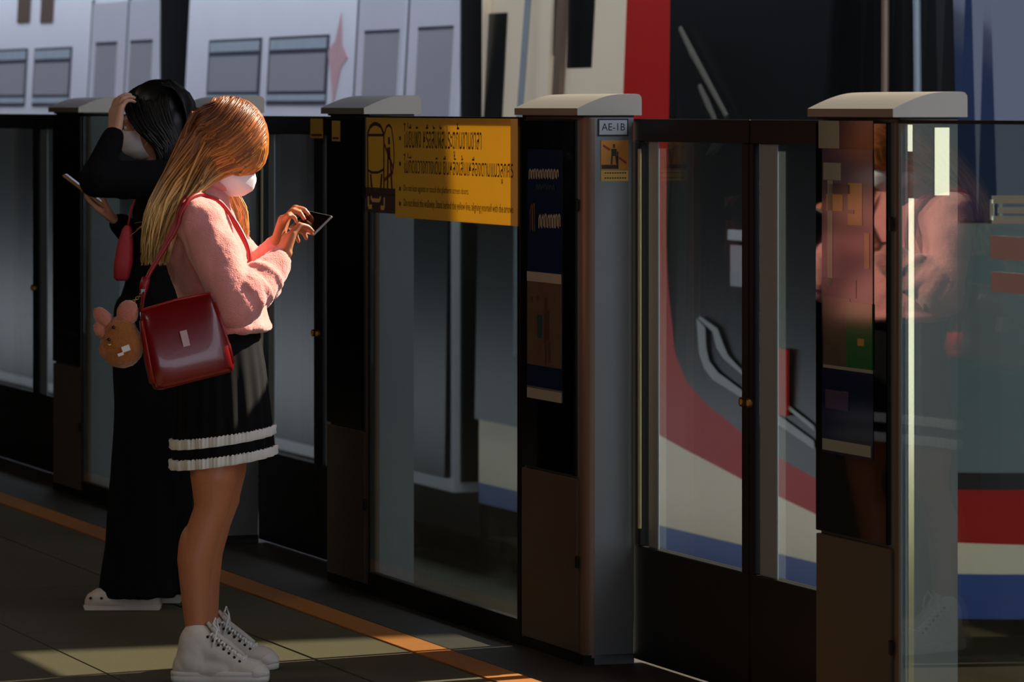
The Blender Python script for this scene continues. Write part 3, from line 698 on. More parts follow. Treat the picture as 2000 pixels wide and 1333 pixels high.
for pts in ([(1318, 55), (1345, 105), (1418, 228)], [(1362, 168), (1378, 200), (1396, 236)]):
    pth = []
    for u, v in pts:
        z = ZZ(u, v, WT); pth.append((TT(u, WT), WT + tilt(z) - 0.03, z))
    local(MB().tube(pth, [0.014, 0.02, 0.014], 8, flat=0.6), cN).build('wiper_arm', 'wiper', nose)
# windscreen pillars and glass on the front
mb = MB()
for i in range(len(us) + 9, len(cols) - len(us) - 9):
    (t0, w0, _), (t1, w1, _) = cols[i], cols[i+1]
    q = [skin_pt(t0, w0, 1.05), skin_pt(t1, w1, 1.05), skin_pt(t1, w1, 2.6), skin_pt(t0, w0, 2.6)]
    cx = Vector((TS - 0.6, WT + 1.5, 0)); 
    q = [(Vector(p) + (Vector((p[0], p[1], 0)) - cx).normalized()*0.012) for p in q]
    mb.add(q, [(0,1,2,3)])
local(mb, cN).build('windscreen', 'trainglass', nose)
for i, m in ((len(us)+5, 'edge'), (len(us)+7, 'seal')):
    t0, w0, _ = cols[i]; a, b_, c_ = skin_pt(t0, w0, 0.9), skin_pt(t0, w0, 1.8), skin_pt(t0, w0, 2.7)
    local(MB().tube([Vector(a) + Vector((0.02, -0.02, 0)), Vector(b_) + Vector((0.02, -0.02, 0)), Vector(c_) + Vector((0.02, -0.02, 0))], 0.018, 8), cN).build('windscreen_pillar', m, nose)

# ================================================================== unseen warm fill lights added under the platform canopy
def lamp(t, w, lab, power):
    r = thing('ceiling_light', PW(t, w, 4.2), RP, lab, 'ceiling light', 'lamps under the platform canopy')
    MB().box(-0.75, 0.75, -0.12, 0.12, -0.09, 0.0, 0.01).build('housing', 'lampw', r)
    ld = bpy.data.lights.new('lamp', 'AREA'); ld.shape = 'RECTANGLE'; ld.size = 1.4; ld.size_y = 0.2; ld.energy = power; ld.color = (1.0, 0.85, 0.69)
    lo = bpy.data.objects.new('tube_light', ld); COL.objects.link(lo); lo.parent = r; lo.location = (0, 0, -0.1)
for i, (t, w, p) in enumerate(((-6.0, -4.2, 18), (-1.0, -4.6, 25), (3.5, -4.2, 20))):
    lamp(t, w, ['warm lamp under the canopy, farthest from the camera', 'warm lamp under the canopy, middle of the row', 'warm lamp under the canopy nearest the camera'][i], p)

# ================================================================== people
def fold_noise(amp, sc, seed=0.0, stretch=(1, 1, 1)):
    def f(co):
        p = Vector((co.x*sc*stretch[0] + seed, co.y*sc*stretch[1], co.z*sc*stretch[2]))
        return amp * (noise.noise(p) + 0.5*noise.noise(p*2.1))
    return f
def hand(mb, wrist, d, n, curls, thumb_side, sc=1.0, spread=0.06, thumb_dir=None):
    """palm, four jointed fingers of unequal length and a thumb leaving the side of the palm"""
    wrist, d, n = Vector(wrist), Vector(d).normalized(), Vector(n).normalized()
    n = (n - d*n.dot(d)).normalized(); lat = d.cross(n)*thumb_side      # lat points to the thumb side
    P = lambda a, b, c=0.0: wrist + d*a*sc + lat*b*sc + n*c*sc
    for b0, b1 in ((0.014, 0.026), (0.005, 0.009), (-0.004, -0.009), (-0.013, -0.026)):
        mb.cap(P(0.0, b0), 0.0165*sc, P(0.078, b1), 0.0115*sc, 10)
    L3 = ((0.040, 0.025, 0.019), (0.044, 0.029, 0.021), (0.041, 0.027, 0.02), (0.033, 0.020, 0.017))
    tips = []
    for k, b in enumerate((0.026, 0.009, -0.009, -0.026)):
        p = P(0.078 - 0.004*abs(k-1), b); ang = 0.0
        dirv = (d + lat*(b*spread/0.02)).normalized(); ax = dirv.cross(n).normalized()
        rad = [0.0098, 0.0088, 0.0080, 0.0068]
        if k == 3: rad = [r*0.88 for r in rad]
        for j in range(3):
            ang += curls[k][j]
            v = Quaternion(ax, math.radians(ang)) @ dirv; q = p + v*L3[k][j]*sc
            mb.cap(p, rad[j]*sc, q, rad[j+1]*sc, 10); p = q
        tips.append(p)
    t0 = P(0.02, 0.02, 0.004); td = Vector(thumb_dir).normalized() if thumb_dir else (d*0.75 + lat*0.55 + n*0.35).normalized()
    t1 = t0 + td*0.042*sc; td2 = (td + n*0.35 + d*0.2).normalized(); t2 = t1 + td2*0.032*sc; t3 = t2 + (td2 + n*0.25).normalized()*0.024*sc
    mb.cap(t0, 0.0145*sc, t1, 0.0112*sc, 10); mb.cap(t1, 0.0108*sc, t2, 0.0095*sc, 10); mb.cap(t2, 0.0094*sc, t3, 0.0075*sc, 10)
    return tips
def head(mb, C, R):
    g = lambda x, y, z: C + R @ Vector((x, y, z))
    E = R.to_quaternion()
    mb.ell(g(-0.010, 0, 0.018), (0.092, 0.073, 0.098), E); mb.ell(g(0.028, 0, -0.045), (0.060, 0.056, 0.066), E)
    mb.ell(g(0.062, 0, -0.085), (0.026, 0.026, 0.024), E); mb.ell(g(0.045, 0, 0.0), (0.052, 0.062, 0.062), E)
    mb.cap(g(0.088, 0, 0.002), 0.009, g(0.106, 0, -0.034), 0.012); mb.ell(g(0.094, 0, -0.040), (0.014, 0.018, 0.010), E)
    mb.ell(g(0.084, 0, -0.062), (0.016, 0.024, 0.006), E); mb.ell(g(0.083, 0, -0.073), (0.015, 0.021, 0.007), E)
    for s_ in (-1, 1):
        mb.ell(g(-0.004, 0.074*s_, -0.014), (0.019, 0.008, 0.030), E); mb.ell(g(0.056, 0.030*s_, -0.032), (0.024, 0.022, 0.022), E)
        mb.ell(g(0.080, 0.033*s_, 0.019), (0.014, 0.022, 0.007), E)
def face_parts(root, C, R):
    g = lambda x, y, z: C + R @ Vector((x, y, z))
    for s_ in (-1, 1):
        e = MB().ell(g(0.083, 0.032*s_, 0.0), (0.010, 0.013, 0.0085), R.to_quaternion(), 14, 8).build('eye', 'eyew', root, True)
        MB().ell(g(0.0915, 0.032*s_, -0.001), (0.003, 0.0055, 0.0055), R.to_quaternion(), 12, 6).build('iris', 'iris', e, True)
        MB().tube([g(0.094, 0.016*s_, 0.021), g(0.093, 0.032*s_, 0.027), g(0.083, 0.05*s_, 0.022)], [0.003, 0.0035, 0.002], 6).build('eyebrow', 'brow', root, True)
def face_mask(root, C, R):
    g = lambda x, y, z: C + R @ Vector((x, y, z)); nu, nv = 22, 16; mb = MB(); out = []; inn = []
    for j in range(nv + 1):
        el = math.radians(-68 + 118*j/nv); ro = []; ri = []
        for i in range(nu + 1):
            az = math.radians(-82 + 164*i/nu); rx = 0.088 + 0.014*math.exp(-(az/0.35)**2)*max(0, math.cos(el-0.35))
            pleat = 0.0012*math.cos(el*14)
            for lst, k in ((ro, 0.0), (ri, -0.002)):
                lst.append(g(0.028 + (rx+k+pleat)*math.cos(el)*math.cos(az), (0.069+k+pleat)*math.cos(el)*math.sin(az), -0.045 + (0.068+k)*math.sin(el)))
        out.append(ro); inn.append(ri)
    w_ = nu + 1; vs = [p for r in out for p in r] + [p for r in inn for p in r]; o = len(out)*w_; fs = []
    for j in range(nv):
        for i in range(nu):
            a = j*w_ + i; fs += [(a, a+1, a+w_+1, a+w_), (o+a, o+a+w_, o+a+w_+1, o+a+1)]
    for j in range(nv): fs += [(j*w_, (j+1)*w_, o+(j+1)*w_, o+j*w_), (j*w_+nu, o+j*w_+nu, o+(j+1)*w_+nu, (j+1)*w_+nu)]
    for i in range(nu): fs += [(i, o+i, o+i+1, i+1), (nv*w_+i, nv*w_+i+1, o+nv*w_+i+1, o+nv*w_+i)]
    mb.add(vs, fs); m_ = mb.build('face_mask', 'mask', root, True)
    for s_ in (-1, 1):
        e = MB(); e.tube([g(0.042, 0.066*s_, -0.010), g(0.012, 0.078*s_, 0.0), g(-0.018, 0.078*s_, 0.006), g(-0.022, 0.078*s_, -0.02), g(0.004, 0.078*s_, -0.05), g(0.038, 0.064*s_, -0.072)], 0.0016, 6)
        e.build('ear_loop', 'mask', m_, True)
def ring(cx, cy, z, rx, ry, n=40, rot=0.0):
    return [(cx + rx*math.cos(2*math.pi*k/n + rot), cy + ry*math.sin(2*math.pi*k/n + rot), z) for k in range(n)]

# ------------------------------------------------------------------ woman in the pink sweater
GS = FPX / 12.75
G = thing('person', ((430 - 1000)/GS, 12.75, 0), 0, 'woman in a pink sweater and black skirt looking down at her phone', 'person')
gx = lambda u: (u - 430)/GS
gz = lambda v: HC - (v - HORIZON)/GS
HCg = Vector((0.012, 0, 1.458)); HRg = Euler((0, math.radians(36), 0)).to_matrix()
body = MB(); head(body, HCg, HRg)
body.cap((-0.062, 0, 1.29), 0.052, (-0.010, 0, 1.40), 0.047)
body.cap((-0.05, -0.10, 1.25), 0.06, (-0.05, 0.10, 1.25), 0.06); body.cap((-0.045, 0, 1.22), 0.085, (-0.01, 0, 1.0), 0.08); body.ell((-0.005, 0.01, 0.90), (0.10, 0.15, 0.11))
NL, FLg = -0.115, 0.15
def leg(mb, y0, y1, dx):
    pts = [((0.0+dx*0.3, y0*0.62, 0.86), 0.088), ((-0.006+dx*0.5, y0*0.8, 0.68), 0.078), ((-0.010+dx*0.7, y1*0.92, 0.56), 0.066), ((-0.016+dx, y1*0.98, 0.475), 0.0475), ((-0.036+dx, y1, 0.42), 0.047),
           ((-0.062+dx, y1, 0.335), 0.0495), ((-0.062+dx, y1, 0.24), 0.039), ((-0.058+dx, y1, 0.15), 0.032), ((-0.062+dx, y1, 0.08), 0.034)]
    for (a, ra), (b, rb) in zip(pts, pts[1:]): mb.cap(a, ra, b, rb, 20)
    mb.ell((0.010+dx, y1*0.98, 0.478), (0.024, 0.026, 0.03)); mb.ell((-0.076+dx, y1, 0.340), (0.034, 0.038, 0.090))
    mb.cap((-0.06+dx, y1, 0.05), 0.035, (0.05+dx, y1, 0.035), 0.025)
leg(body, -0.085, NL, 0.0); leg(body, 0.085, FLg, 0.012)
# arms and hands
SHn, ELn, WRn = Vector((-0.045, -0.155, 1.265)), Vector((0.058, -0.235, 1.035)), Vector((0.172, -0.115, 1.152))
SHf, ELf, WRf = Vector((-0.045, 0.155, 1.265)), Vector((0.085, 0.215, 1.06)), Vector((0.150, 0.09, 1.190))
for a, b, c in ((SHn, ELn, WRn), (SHf, ELf, WRf)):
    body.cap(a, 0.042, b, 0.034); body.cap(b, 0.034, c, 0.024)
hand(body, WRn + Vector((0.004, 0.002, 0.004)), (0.26, 0.34, 0.90), (0.85, 0.45, -0.2), [(18, 62, 30), (22, 66, 34), (26, 70, 36), (30, 72, 40)], -1, 0.94, thumb_dir=(-0.05, 0.75, 0.66))
hand(body, WRf + Vector((0.002, -0.002, 0.006)), (0.30, -0.10, 0.95), (0.9, -0.25, -0.25), [(20, 56, 30), (24, 60, 34), (28, 64, 36), (32, 66, 40)], 1, 0.94, thumb_dir=(0.0, -0.7, 0.7))
blob('body', body, 'skin', G, 0.0042, 4)
face_parts(G, HCg, HRg); face_mask(G, HCg, HRg)
# sweater
sw = MB()
tr = [(0.012, 0.0, 0.952, 0.112, 0.150), (0.014, 0.0, 0.985, 0.120, 0.160), (0.004, 0.0, 1.04, 0.118, 0.160), (-0.022, 0, 1.11, 0.116, 0.162), (-0.046, 0, 1.19, 0.118, 0.168), (-0.058, 0, 1.26, 0.106, 0.170), (-0.058, 0, 1.305, 0.084, 0.135), (-0.048, 0, 1.338, 0.066, 0.085), (-0.034, 0, 1.362, 0.058, 0.062)]
sw.rings([ring(cx, cy, z, rx, ry, 32) for cx, cy, z, rx, ry in tr])
for a, b, c, r3 in ((SHn, ELn, WRn, 0.043), (SHf, ELf, WRf, 0.041)):
    sw.cap(a + Vector((0, 0, -0.005)), 0.072, (a+b)/2 + Vector((0.004, 0, 0)), 0.067, 20); sw.cap((a+b)/2 + Vector((0.004, 0, 0)), 0.067, b, 0.062, 20)
    m_ = b.lerp(c, 0.5); sw.cap(b, 0.060, m_, 0.057, 20); e_ = b.lerp(c, 0.93); sw.cap(m_, 0.057, e_, r3, 20)
    for k in range(4):       # bunched sleeve folds
        q = b.lerp(c, 0.10 + 0.17*k) + Vector((0, 0, 0.004)); dd = (c-b).normalized()
        t_ = []; u1 = dd.cross(Vector((0, 1, 0.2))).normalized(); u2 = dd.cross(u1)
        rr_ = 0.058 - 0.0035*k
        t_ = [q + u1*rr_*math.cos(x*math.pi/8) + u2*rr_*math.sin(x*math.pi/8) + dd*0.014*math.sin(x*math.pi/8 + k*1.7) for x in range(17)]
        sw.tube(t_, 0.0135, 8)
hem = [Vector(p) for p in ring(0.013, 0, 0.968, 0.115, 0.155, 40)]
sw.tube(hem + [hem[0]], 0.014, 8)
fn1 = fold_noise(0.006, 16, 3.1, (1, 1, 0.7)); fn2 = fold_noise(0.0016, 150, 9)
sweater = blob('sweater', sw, 'pink', G, 0.0065, 5, lambda c: fn1(c) + fn2(c))
col_ = MB(); rp_ = [Vector(p) for p in ring(-0.030, 0, 1.366, 0.058, 0.060, 28)]
col_.tube([p + Vector((0, 0, -0.25*(p.x + 0.03))) for p in rp_ + [rp_[0]]], 0.012, 8); col_.build('collar', 'pink', G, True)
# skirt: pleated A line with two ruffled white trims
NSK = 160
def sk_ring(z, cx, rx, ry, pl, tiltk):
    out = []
    for k in range(NSK):
        a = 2*math.pi*k/NSK; q = 1 + pl*math.cos(20*a + 0.6*math.sin(3*a)); x = cx + rx*q*math.cos(a); out.append((x, 0.015 + ry*q*math.sin(a), z + tiltk*(x - cx)))
    return out
sk = MB(); prof = [(1.0, 0.0, 0.106, 0.145, 0.0), (0.94, -0.002, 0.112, 0.155, 0.006), (0.85, 0.0, 0.124, 0.168, 0.014), (0.75, 0.004, 0.131, 0.178, 0.020), (0.66, 0.006, 0.137, 0.186, 0.026), (0.598, 0.008, 0.140, 0.190, 0.030)]
def sk_at(z):
    for (z1, c1, x1, y1, p1), (z2, c2, x2, y2, p2) in zip(prof, prof[1:]):
        if z2 <= z <= z1:
            f = (z1-z)/(z1-z2); return (c1+(c2-c1)*f, x1+(x2-x1)*f, y1+(y2-y1)*f, p1+(p2-p1)*f)
    return prof[-1][1:]
rr = []
for k in range(21):
    z = 1.0 - (1.0-0.598)*k/20; c, rx, ry, p = sk_at(z); rr.append(sk_ring(z, c, rx, ry, p, 0.14*k/20))
for k in range(4, -1, -1):
    z = 0.598 + 0.1*(4-k)/4; c, rx, ry, p = sk_at(z); rr.append(sk_ring(z, c, rx-0.004, ry-0.004, p, 0.14*(20-(4-k))/20))
sk.rings(rr, cap=False); skirt = sk.build('skirt', 'blackcloth', G, True)
for z in (0.652, 0.596):
    rf = MB(); rr = []; c, rx, ry, p = sk_at(z); n_ = 320
    for (dz, dr, am) in ((0.0, 0.003, 0.001), (0.004, 0.006, 0.0025), (0.014, 0.005, 0.0022), (0.024, 0.006, 0.003), (0.028, 0.004, 0.003), (0.024, 0.001, 0.001), (0.0, 0.001, 0.001)):
        r_ = []
        for k in range(n_):
            a = 2*math.pi*k/n_; q = 1 + p*math.cos(20*a + 0.6*math.sin(3*a)); e = dr + am*math.cos(80*a + 1.5*math.sin(7*a)); x = c + (rx*q + e)*math.cos(a)
            r_.append((x, 0.015 + (ry*q + e)*math.sin(a), z + dz*(1 + 0.06*math.sin(80*a)) - 0.004 + 0.138*(x - c)))
        rr.append(r_)
    rf.rings(rr, cap=False); rf.build('ruffle_trim', 'ruffle', skirt, True)
# high top sneakers
def sneaker(y, dx):
    up = MB()
    up.cap((-0.070+dx, y, 0.055), 0.044, (-0.062+dx, y, 0.112), 0.043, 20); up.cap((-0.062+dx, y, 0.112), 0.043, (-0.056+dx, y, 0.120), 0.043, 20)
    up.ell((-0.082+dx, y, 0.042), (0.042, 0.036, 0.04)); up.cap((-0.045+dx, y, 0.098), 0.038, (0.055+dx, y, 0.045), 0.036, 20); up.ell((0.07+dx, y, 0.034), (0.066, 0.044, 0.034)); up.ell((-0.01+dx, y, 0.035), (0.09, 0.042, 0.035))
    s_ = blob('sneaker', up, 'canvas', G, 0.0042, 5, fold_noise(0.0018, 30, 5))
    so = MB(); rr = []
    out = []
    for k in range(44):
        a = 2*math.pi*k/44; x = 0.134*math.cos(a) + 0.008; wv = 0.046*(1 - 0.16*math.exp(-((x+0.01)/0.045)**2)) * (abs(math.sin(a))**0.55)*(1 if math.sin(a) >= 0 else -1)
        out.append((x+dx, y + wv*(1.04 if x > 0 else 0.9)))
    for z, k in ((0.0, 0.96), (0.003, 1.0), (0.016, 1.015), (0.018, 0.99), (0.02, 1.015), (0.030, 1.01), (0.032, 0.94)):
        rr.append([((x-dx-0.008)*k + dx + 0.008, y + (yy-y)*k, z) for x, yy in out])
    so.rings(rr); so.build('sole', 'solewhite', s_, True)
    tc_ = MB().ell((0.103+dx, y, 0.026), (0.040, 0.043, 0.029)); tc_.build('toe_cap', 'solewhite', s_, True)
    # tongue, eyelets and laces along the instep
    ln = lambda f: Vector((-0.016+dx + 0.094*f, y, 0.142 - 0.072*f))
    tg = MB(); tg.tube([ln(-0.12) + Vector((0, 0, 0.012)), ln(0.2), ln(0.6), ln(0.95)], [0.016, 0.02, 0.02, 0.016], 10, flat=0.35, ref=(0, 1, 0)); tg.build('tongue', 'canvas', s_, True)
    lc = MB()
    for k in range(7):
        f = 0.02 + k*0.155; a = ln(f) + Vector((-0.004, -0.027, -0.010)); b = ln(f+0.10) + Vector((-0.004, 0.027, -0.010)); c = ln(f) + Vector((-0.004, 0.027, -0.010)); d_ = ln(f+0.10) + Vector((-0.004, -0.027, -0.010))
        lc.tube([a, (a+b)/2 + Vector((0.006, 0, 0.009)), b], 0.0036, 6); lc.tube([c, (c+d_)/2 + Vector((0.006, 0, 0.011)), d_], 0.0036, 6)
        for q in (a, c):
            e = MB().ell(q + Vector((-0.006, -0.004 if q is a else 0.004, -0.004)), (0.0042, 0.003, 0.0042), None, 10, 6); e.build('eyelet', 'eyelet', s_, True)
    top_ = ln(0.0)
    lc.tube([top_, top_ + Vector((0.006, -0.02, 0.02)), top_ + Vector((0.018, -0.028, 0.006)), top_ + Vector((0.012, -0.03, -0.02)), top_ + Vector((0.004, -0.034, -0.045))], 0.0028, 6)
    lc.tube([top_, top_ + Vector((0.01, 0.02, 0.03)), top_ + Vector((0.016, 0.028, 0.01)), top_ + Vector((0.02, 0.03, -0.02))], 0.0028, 6)
    lc.build('laces', 'lace', s_, True)
sneaker(NL - 0.012, 0.0); sneaker(FLg + 0.012, 0.012)
# hair
rnd = random.Random(11)
hb = MB(); Eq = HRg.to_quaternion(); hl = lambda x, y, z: HCg + HRg @ Vector((x, y, z))
hb.ell(hl(-0.020, 0, 0.026), (0.094, 0.082, 0.100), Eq)
hb.cap(hl(-0.06, 0, -0.02), 0.068, (-0.085, 0.0, 1.30), 0.058); hb.cap((-0.095, -0.06, 1.32), 0.05, (-0.160, -0.085, 1.19), 0.030); hb.cap((-0.10, 0.03, 1.30), 0.05, (-0.165, 0.0, 1.19), 0.032)
hair = blob('hair', hb, 'blonde', G, 0.006, 6)
hs = MB()
def strand(pts, r, n=13):
    p = catmull(pts, n); hs.tube(p, [r*(0.6 + 0.4*min(1, i/2))*(1 if i < n-4 else 0.28 + 0.72*(n-1-i)/4) for i in range(n)], 4)
J = lambda a: rnd.uniform(-a, a)
def shell(a, phi, lift=0.0, sd_=-1):      # a: back to front in -1..1, phi: degrees from the parting down the side
    rho = math.sqrt(max(0.0, 1 - a*a)); p_ = math.radians(phi)
    return hl(-0.016 + (0.104+lift)*a, sd_*(0.090+lift)*rho*math.sin(p_), 0.026 + (0.110+lift)*rho*math.cos(p_))
for k in range(760):        # near side curtain swept back
    s_ = rnd.random(); a = -0.80 + 1.74*s_**0.9; lift = rnd.uniform(0.0, 0.010); dr = 0.10 + 0.22*max(0, a)
    p0 = shell(a - 0.02, -10 + J(8), lift); p1 = shell(a*0.99, 30 + J(6), lift + 0.003); p2 = shell(a*0.97, 66 + J(6), lift + 0.004); fq = max(0.0, a)/0.94; p3 = shell(a - dr*(1 - 0.45*fq), 92 + 18*fq + J(5), lift + 0.005 + 0.008*fq); p3b = shell(a - dr*(2.1 - 0.5*fq), 112 + 24*fq + J(5), lift + 0.004 + 0.016*fq)
    e = min(1.0, max(0.0, 1 - s_ + J(0.35))); yb = rnd.uniform(-0.165, -0.03)
    p4 = Vector((-0.055 - 0.115*e, yb - 0.008*(1-e), 1.335 + J(0.015))); p5 = Vector((-0.105 - 0.090*e + J(0.008), yb - 0.010 + J(0.01), 1.250 + J(0.012)))
    p6 = Vector((-0.140 - 0.062*e + J(0.010), yb*0.9 + J(0.02), 1.140 + 0.03*rnd.random() + (0.04*rnd.random() if rnd.random() < 0.25 else 0)))
    strand([p0, p1, p2, p3, p3b, p4, p5, p6], rnd.uniform(0.0022, 0.0042), 17)
for k in range(380):        # crown hair running forward into the fringe, tucked round to the side
    y = rnd.uniform(-0.9, 0.75); f = rnd.random(); sd_ = -1 if y < 0.15 else 1; lift = rnd.uniform(0.002, 0.010)
    def cr(psi, ex=0.0):
        r_ = math.sqrt(1 - (0.75*y)**2); q = math.radians(psi); return hl(-0.016 + (0.104+lift+ex)*r_*math.sin(q), (0.090+lift)*0.75*y, 0.026 + (0.110+lift)*r_*math.cos(q))
    p_ = [cr(-40 + 35*f), cr(-5 + 25*f), cr(30 + 12*f), cr(58 + 6*f, 0.004), cr(86 + 12*f, 0.014), shell(0.84 - 0.12*f, 128, 0.022, sd_), shell(0.52 - 0.1*f, 124, 0.022, sd_), shell(0.16 - 0.1*f, 124, 0.020, sd_)]
    strand(p_, rnd.uniform(0.0022, 0.004), 17)
for k in range(240):        # back of the head
    y = J(0.075); p0 = hl(-0.05 + J(0.03), y*0.3, 0.112); p1 = hl(-0.100 + J(0.006), y*0.9, 0.075 + J(0.01)); p2 = hl(-0.118 + J(0.005), y, 0.005 + J(0.01))
    p3 = Vector((-0.130 + J(0.012), y, 1.37)); p4 = Vector((-0.165 + J(0.015), y*1.1, 1.28)); p5 = Vector((-0.19 + J(0.015), y*1.2, 1.145 + rnd.uniform(0, 0.03)))
    strand([p0, p1, p2, p3, p4, p5], rnd.uniform(0.0022, 0.004))
for k in range(260):        # far side, with a lock falling in front of the shoulder
    s_ = rnd.random(); lx = -0.07 + 0.15*s_; lz = 0.104*math.sqrt(max(0.05, 1 - (lx/0.105)**2)) + 0.010; lift = rnd.uniform(0, 0.01)
    p0 = hl(lx, J(0.01), lz); p1 = hl(lx + 0.012*s_, 0.066 + lift, 0.06 + J(0.01)); p2 = hl(lx*0.9 + 0.01*s_, 0.088 + lift, 0.0 + J(0.01)); p3 = hl(lx*0.6, 0.09 + lift, -0.06)
    if s_ > 0.45:
        p4 = Vector((0.045 + J(0.02), 0.088 + J(0.01), 1.30 + J(0.01))); p5 = Vector((0.055 + J(0.022), 0.09 + J(0.012), 1.205 + rnd.uniform(0, 0.035)))
    else: p4 = Vector((-0.07 + J(0.03), 0.09, 1.31)); p5 = Vector((-0.16 + J(0.03), 0.07 + J(0.03), 1.17 + rnd.uniform(0, 0.04)))
    strand([p0, p1, p2, p3, p4, p5], rnd.uniform(0.0022, 0.004))
for k in range(6):         # stray hairs
    p0 = Vector((-0.08 + J(0.03), -0.13, 1.31 + J(0.02))); strand([p0, p0 + Vector((-0.05, -0.01, -0.03 + J(0.02))), p0 + Vector((-0.12 + J(0.02), 0.0, -0.08 + J(0.03)))], 0.0012, 8)
o = hs.build('hair_strands', 'blonde', hair, True); tag(o, kind='stuff')

# phone in her hands
ph = thing('phone', G.location + Vector((0.248, 0.035, 1.238)), 0, 'black phone with a silver edge held by the woman in pink', 'phone')
e2 = Vector((-0.5, 0.866, 0.08)).normalized(); e1 = Vector((0.7, 0.34, 0.7)); e1 = (e1 - e2*e1.dot(e2)).normalized(); e3 = e1.cross(e2)
def obox(mb, c, ax, hs_, b=0.0):
    t = MB().box(-hs_[0], hs_[0], -hs_[1], hs_[1], -hs_[2], hs_[2], b); c = Vector(c)
    return mb.add([c + ax[0]*x + ax[1]*y + ax[2]*z for x, y, z in t.v], t.f)
pc = Vector((0, 0, 0.016))
obox(MB(), pc, (e1, e2, e3), (0.0375, 0.076, 0.0036), 0.0016).build('case', 'phoneedge', ph)
obox(MB(), pc, (e1, e2, e3), (0.0355, 0.0745, 0.0042), 0.0008).build('screen', 'phone', ph)

# red handbag on her shoulder
bagc = Vector((gx(374), -0.285, gz(655)))
bag = thing('handbag', G.location + bagc - Vector((0, 0, 0.12)), 0, 'glossy red leather handbag hanging at the hip of the woman in pink', 'handbag')
BR = Euler((0, math.radians(-13.5), 0)).to_matrix() @ Euler((0, 0, math.radians(16))).to_matrix()
bq = lambda x, y, z: Vector((0, 0, 0.12)) + BR @ Vector((x, y, z))
def bag_ring(z, hw, hd, n=48, e=5.0):
    out = []
    for k in range(n):
        a = 2*math.pi*k/n; c_, s_ = math.cos(a), math.sin(a)
        out.append(bq(hw*math.copysign(abs(c_)**(2/e), c_), hd*math.copysign(abs(s_)**(2/e), s_), z))
    return out
mb = MB(); mb.rings([bag_ring(z, hw, hd) for z, hw, hd in ((-0.108, 0.108, 0.036), (-0.114, 0.100, 0.030), (-0.108, 0.110, 0.040), (-0.095, 0.113, 0.046), (-0.04, 0.113, 0.046), (0.03, 0.108, 0.040), (0.08, 0.102, 0.030), (0.104, 0.098, 0.018), (0.109, 0.094, 0.012))][1:])
auto_smooth(mb.build('body', 'bagred', bag), 50)
for s_ in (-1, 1):
    mb = MB(); mb.rings([[bq(s_*(hw+0.0015) , -hd*0.72, z), bq(s_*(hw+0.004), 0, z), bq(s_*(hw+0.0015), hd*0.72, z), bq(s_*(hw-0.008), hd*0.6, z), bq(s_*(hw-0.008), -hd*0.6, z)] for z, hw, hd in ((-0.092, 0.113, 0.046), (-0.04, 0.113, 0.046), (0.03, 0.108, 0.040), (0.08, 0.102, 0.030))])
    mb.build('gusset', 'bagside', bag, True)
mb = MB(); obox(mb, bq(-0.006, -0.0462, 0.006), [BR @ Vector(v) for v in ((1,0,0), (0,1,0), (0,0,1))], (0.010, 0.0016, 0.022), 0.0008); tg = mb.build('tag', 'tagp', bag); tag(tg, 'small pale pink rectangular tag')
mb = MB(); mb.tube([bq(-0.098, -0.012, 0.107), bq(0, -0.014, 0.112), bq(0.098, -0.012, 0.107)], 0.004, 8); mb.build('rim', 'bagside', bag, True)
O_ = G.location - bag.location       # woman coordinates -> bag coordinates
gp = lambda u, v, y: Vector((gx(u), y, gz(v))) + O_
for k, off in enumerate((0.0, 0.012)):
    path = catmull([bq(-0.096, 0, 0.104), gp(300, 540, -0.262), gp(322, 500, -0.235), gp(350 + 8*k, 440, -0.21), gp(374 + 9*k, 404, -0.185), gp(400 + 8*k, 384, -0.13), gp(428 + 8*k, 394, -0.10), gp(458, 424 + 7*k, -0.085), gp(478, 456 + 7*k, -0.10), gp(492, 490 + 6*k, -0.12), gp(490, 540, -0.155), bq(0.09, 0.0, 0.10)], 60)
    tree = BVHTree.FromPolygons([v.co for v in sweater.data.vertices], [tuple(p.vertices) for p in sweater.data.polygons])
    for it in range(3):
        for i, p in enumerate(path):
            w_ = p - O_; loc, nor, _, dist = tree.find_nearest(w_)
            if loc is not None and ((w_ - loc).dot(nor) < 0.0075) and dist < 0.12: path[i] = loc + nor*0.0078 + O_
        path = [path[0]] + [(path[i-1] + path[i]*2 + path[i+1])/4 for i in range(1, len(path)-1)] + [path[-1]]
    MB().tube(path, 0.0062, 8).build('strap', 'strap', bag, True)
mb = MB(); mb.tube([gp(300, 536, -0.262), gp(297, 548, -0.266), gp(294, 566, -0.272)], [0.011, 0.013, 0.010], 10); mb.build('strap_wrap', 'strap', bag, True)
mb = MB(); obox(mb, gp(295, 562, -0.284), (Vector((1,0,0)), Vector((0,1,0)), Vector((0,0,1))), (0.006, 0.003, 0.008), 0.001); mb.build('buckle', 'steel', bag)
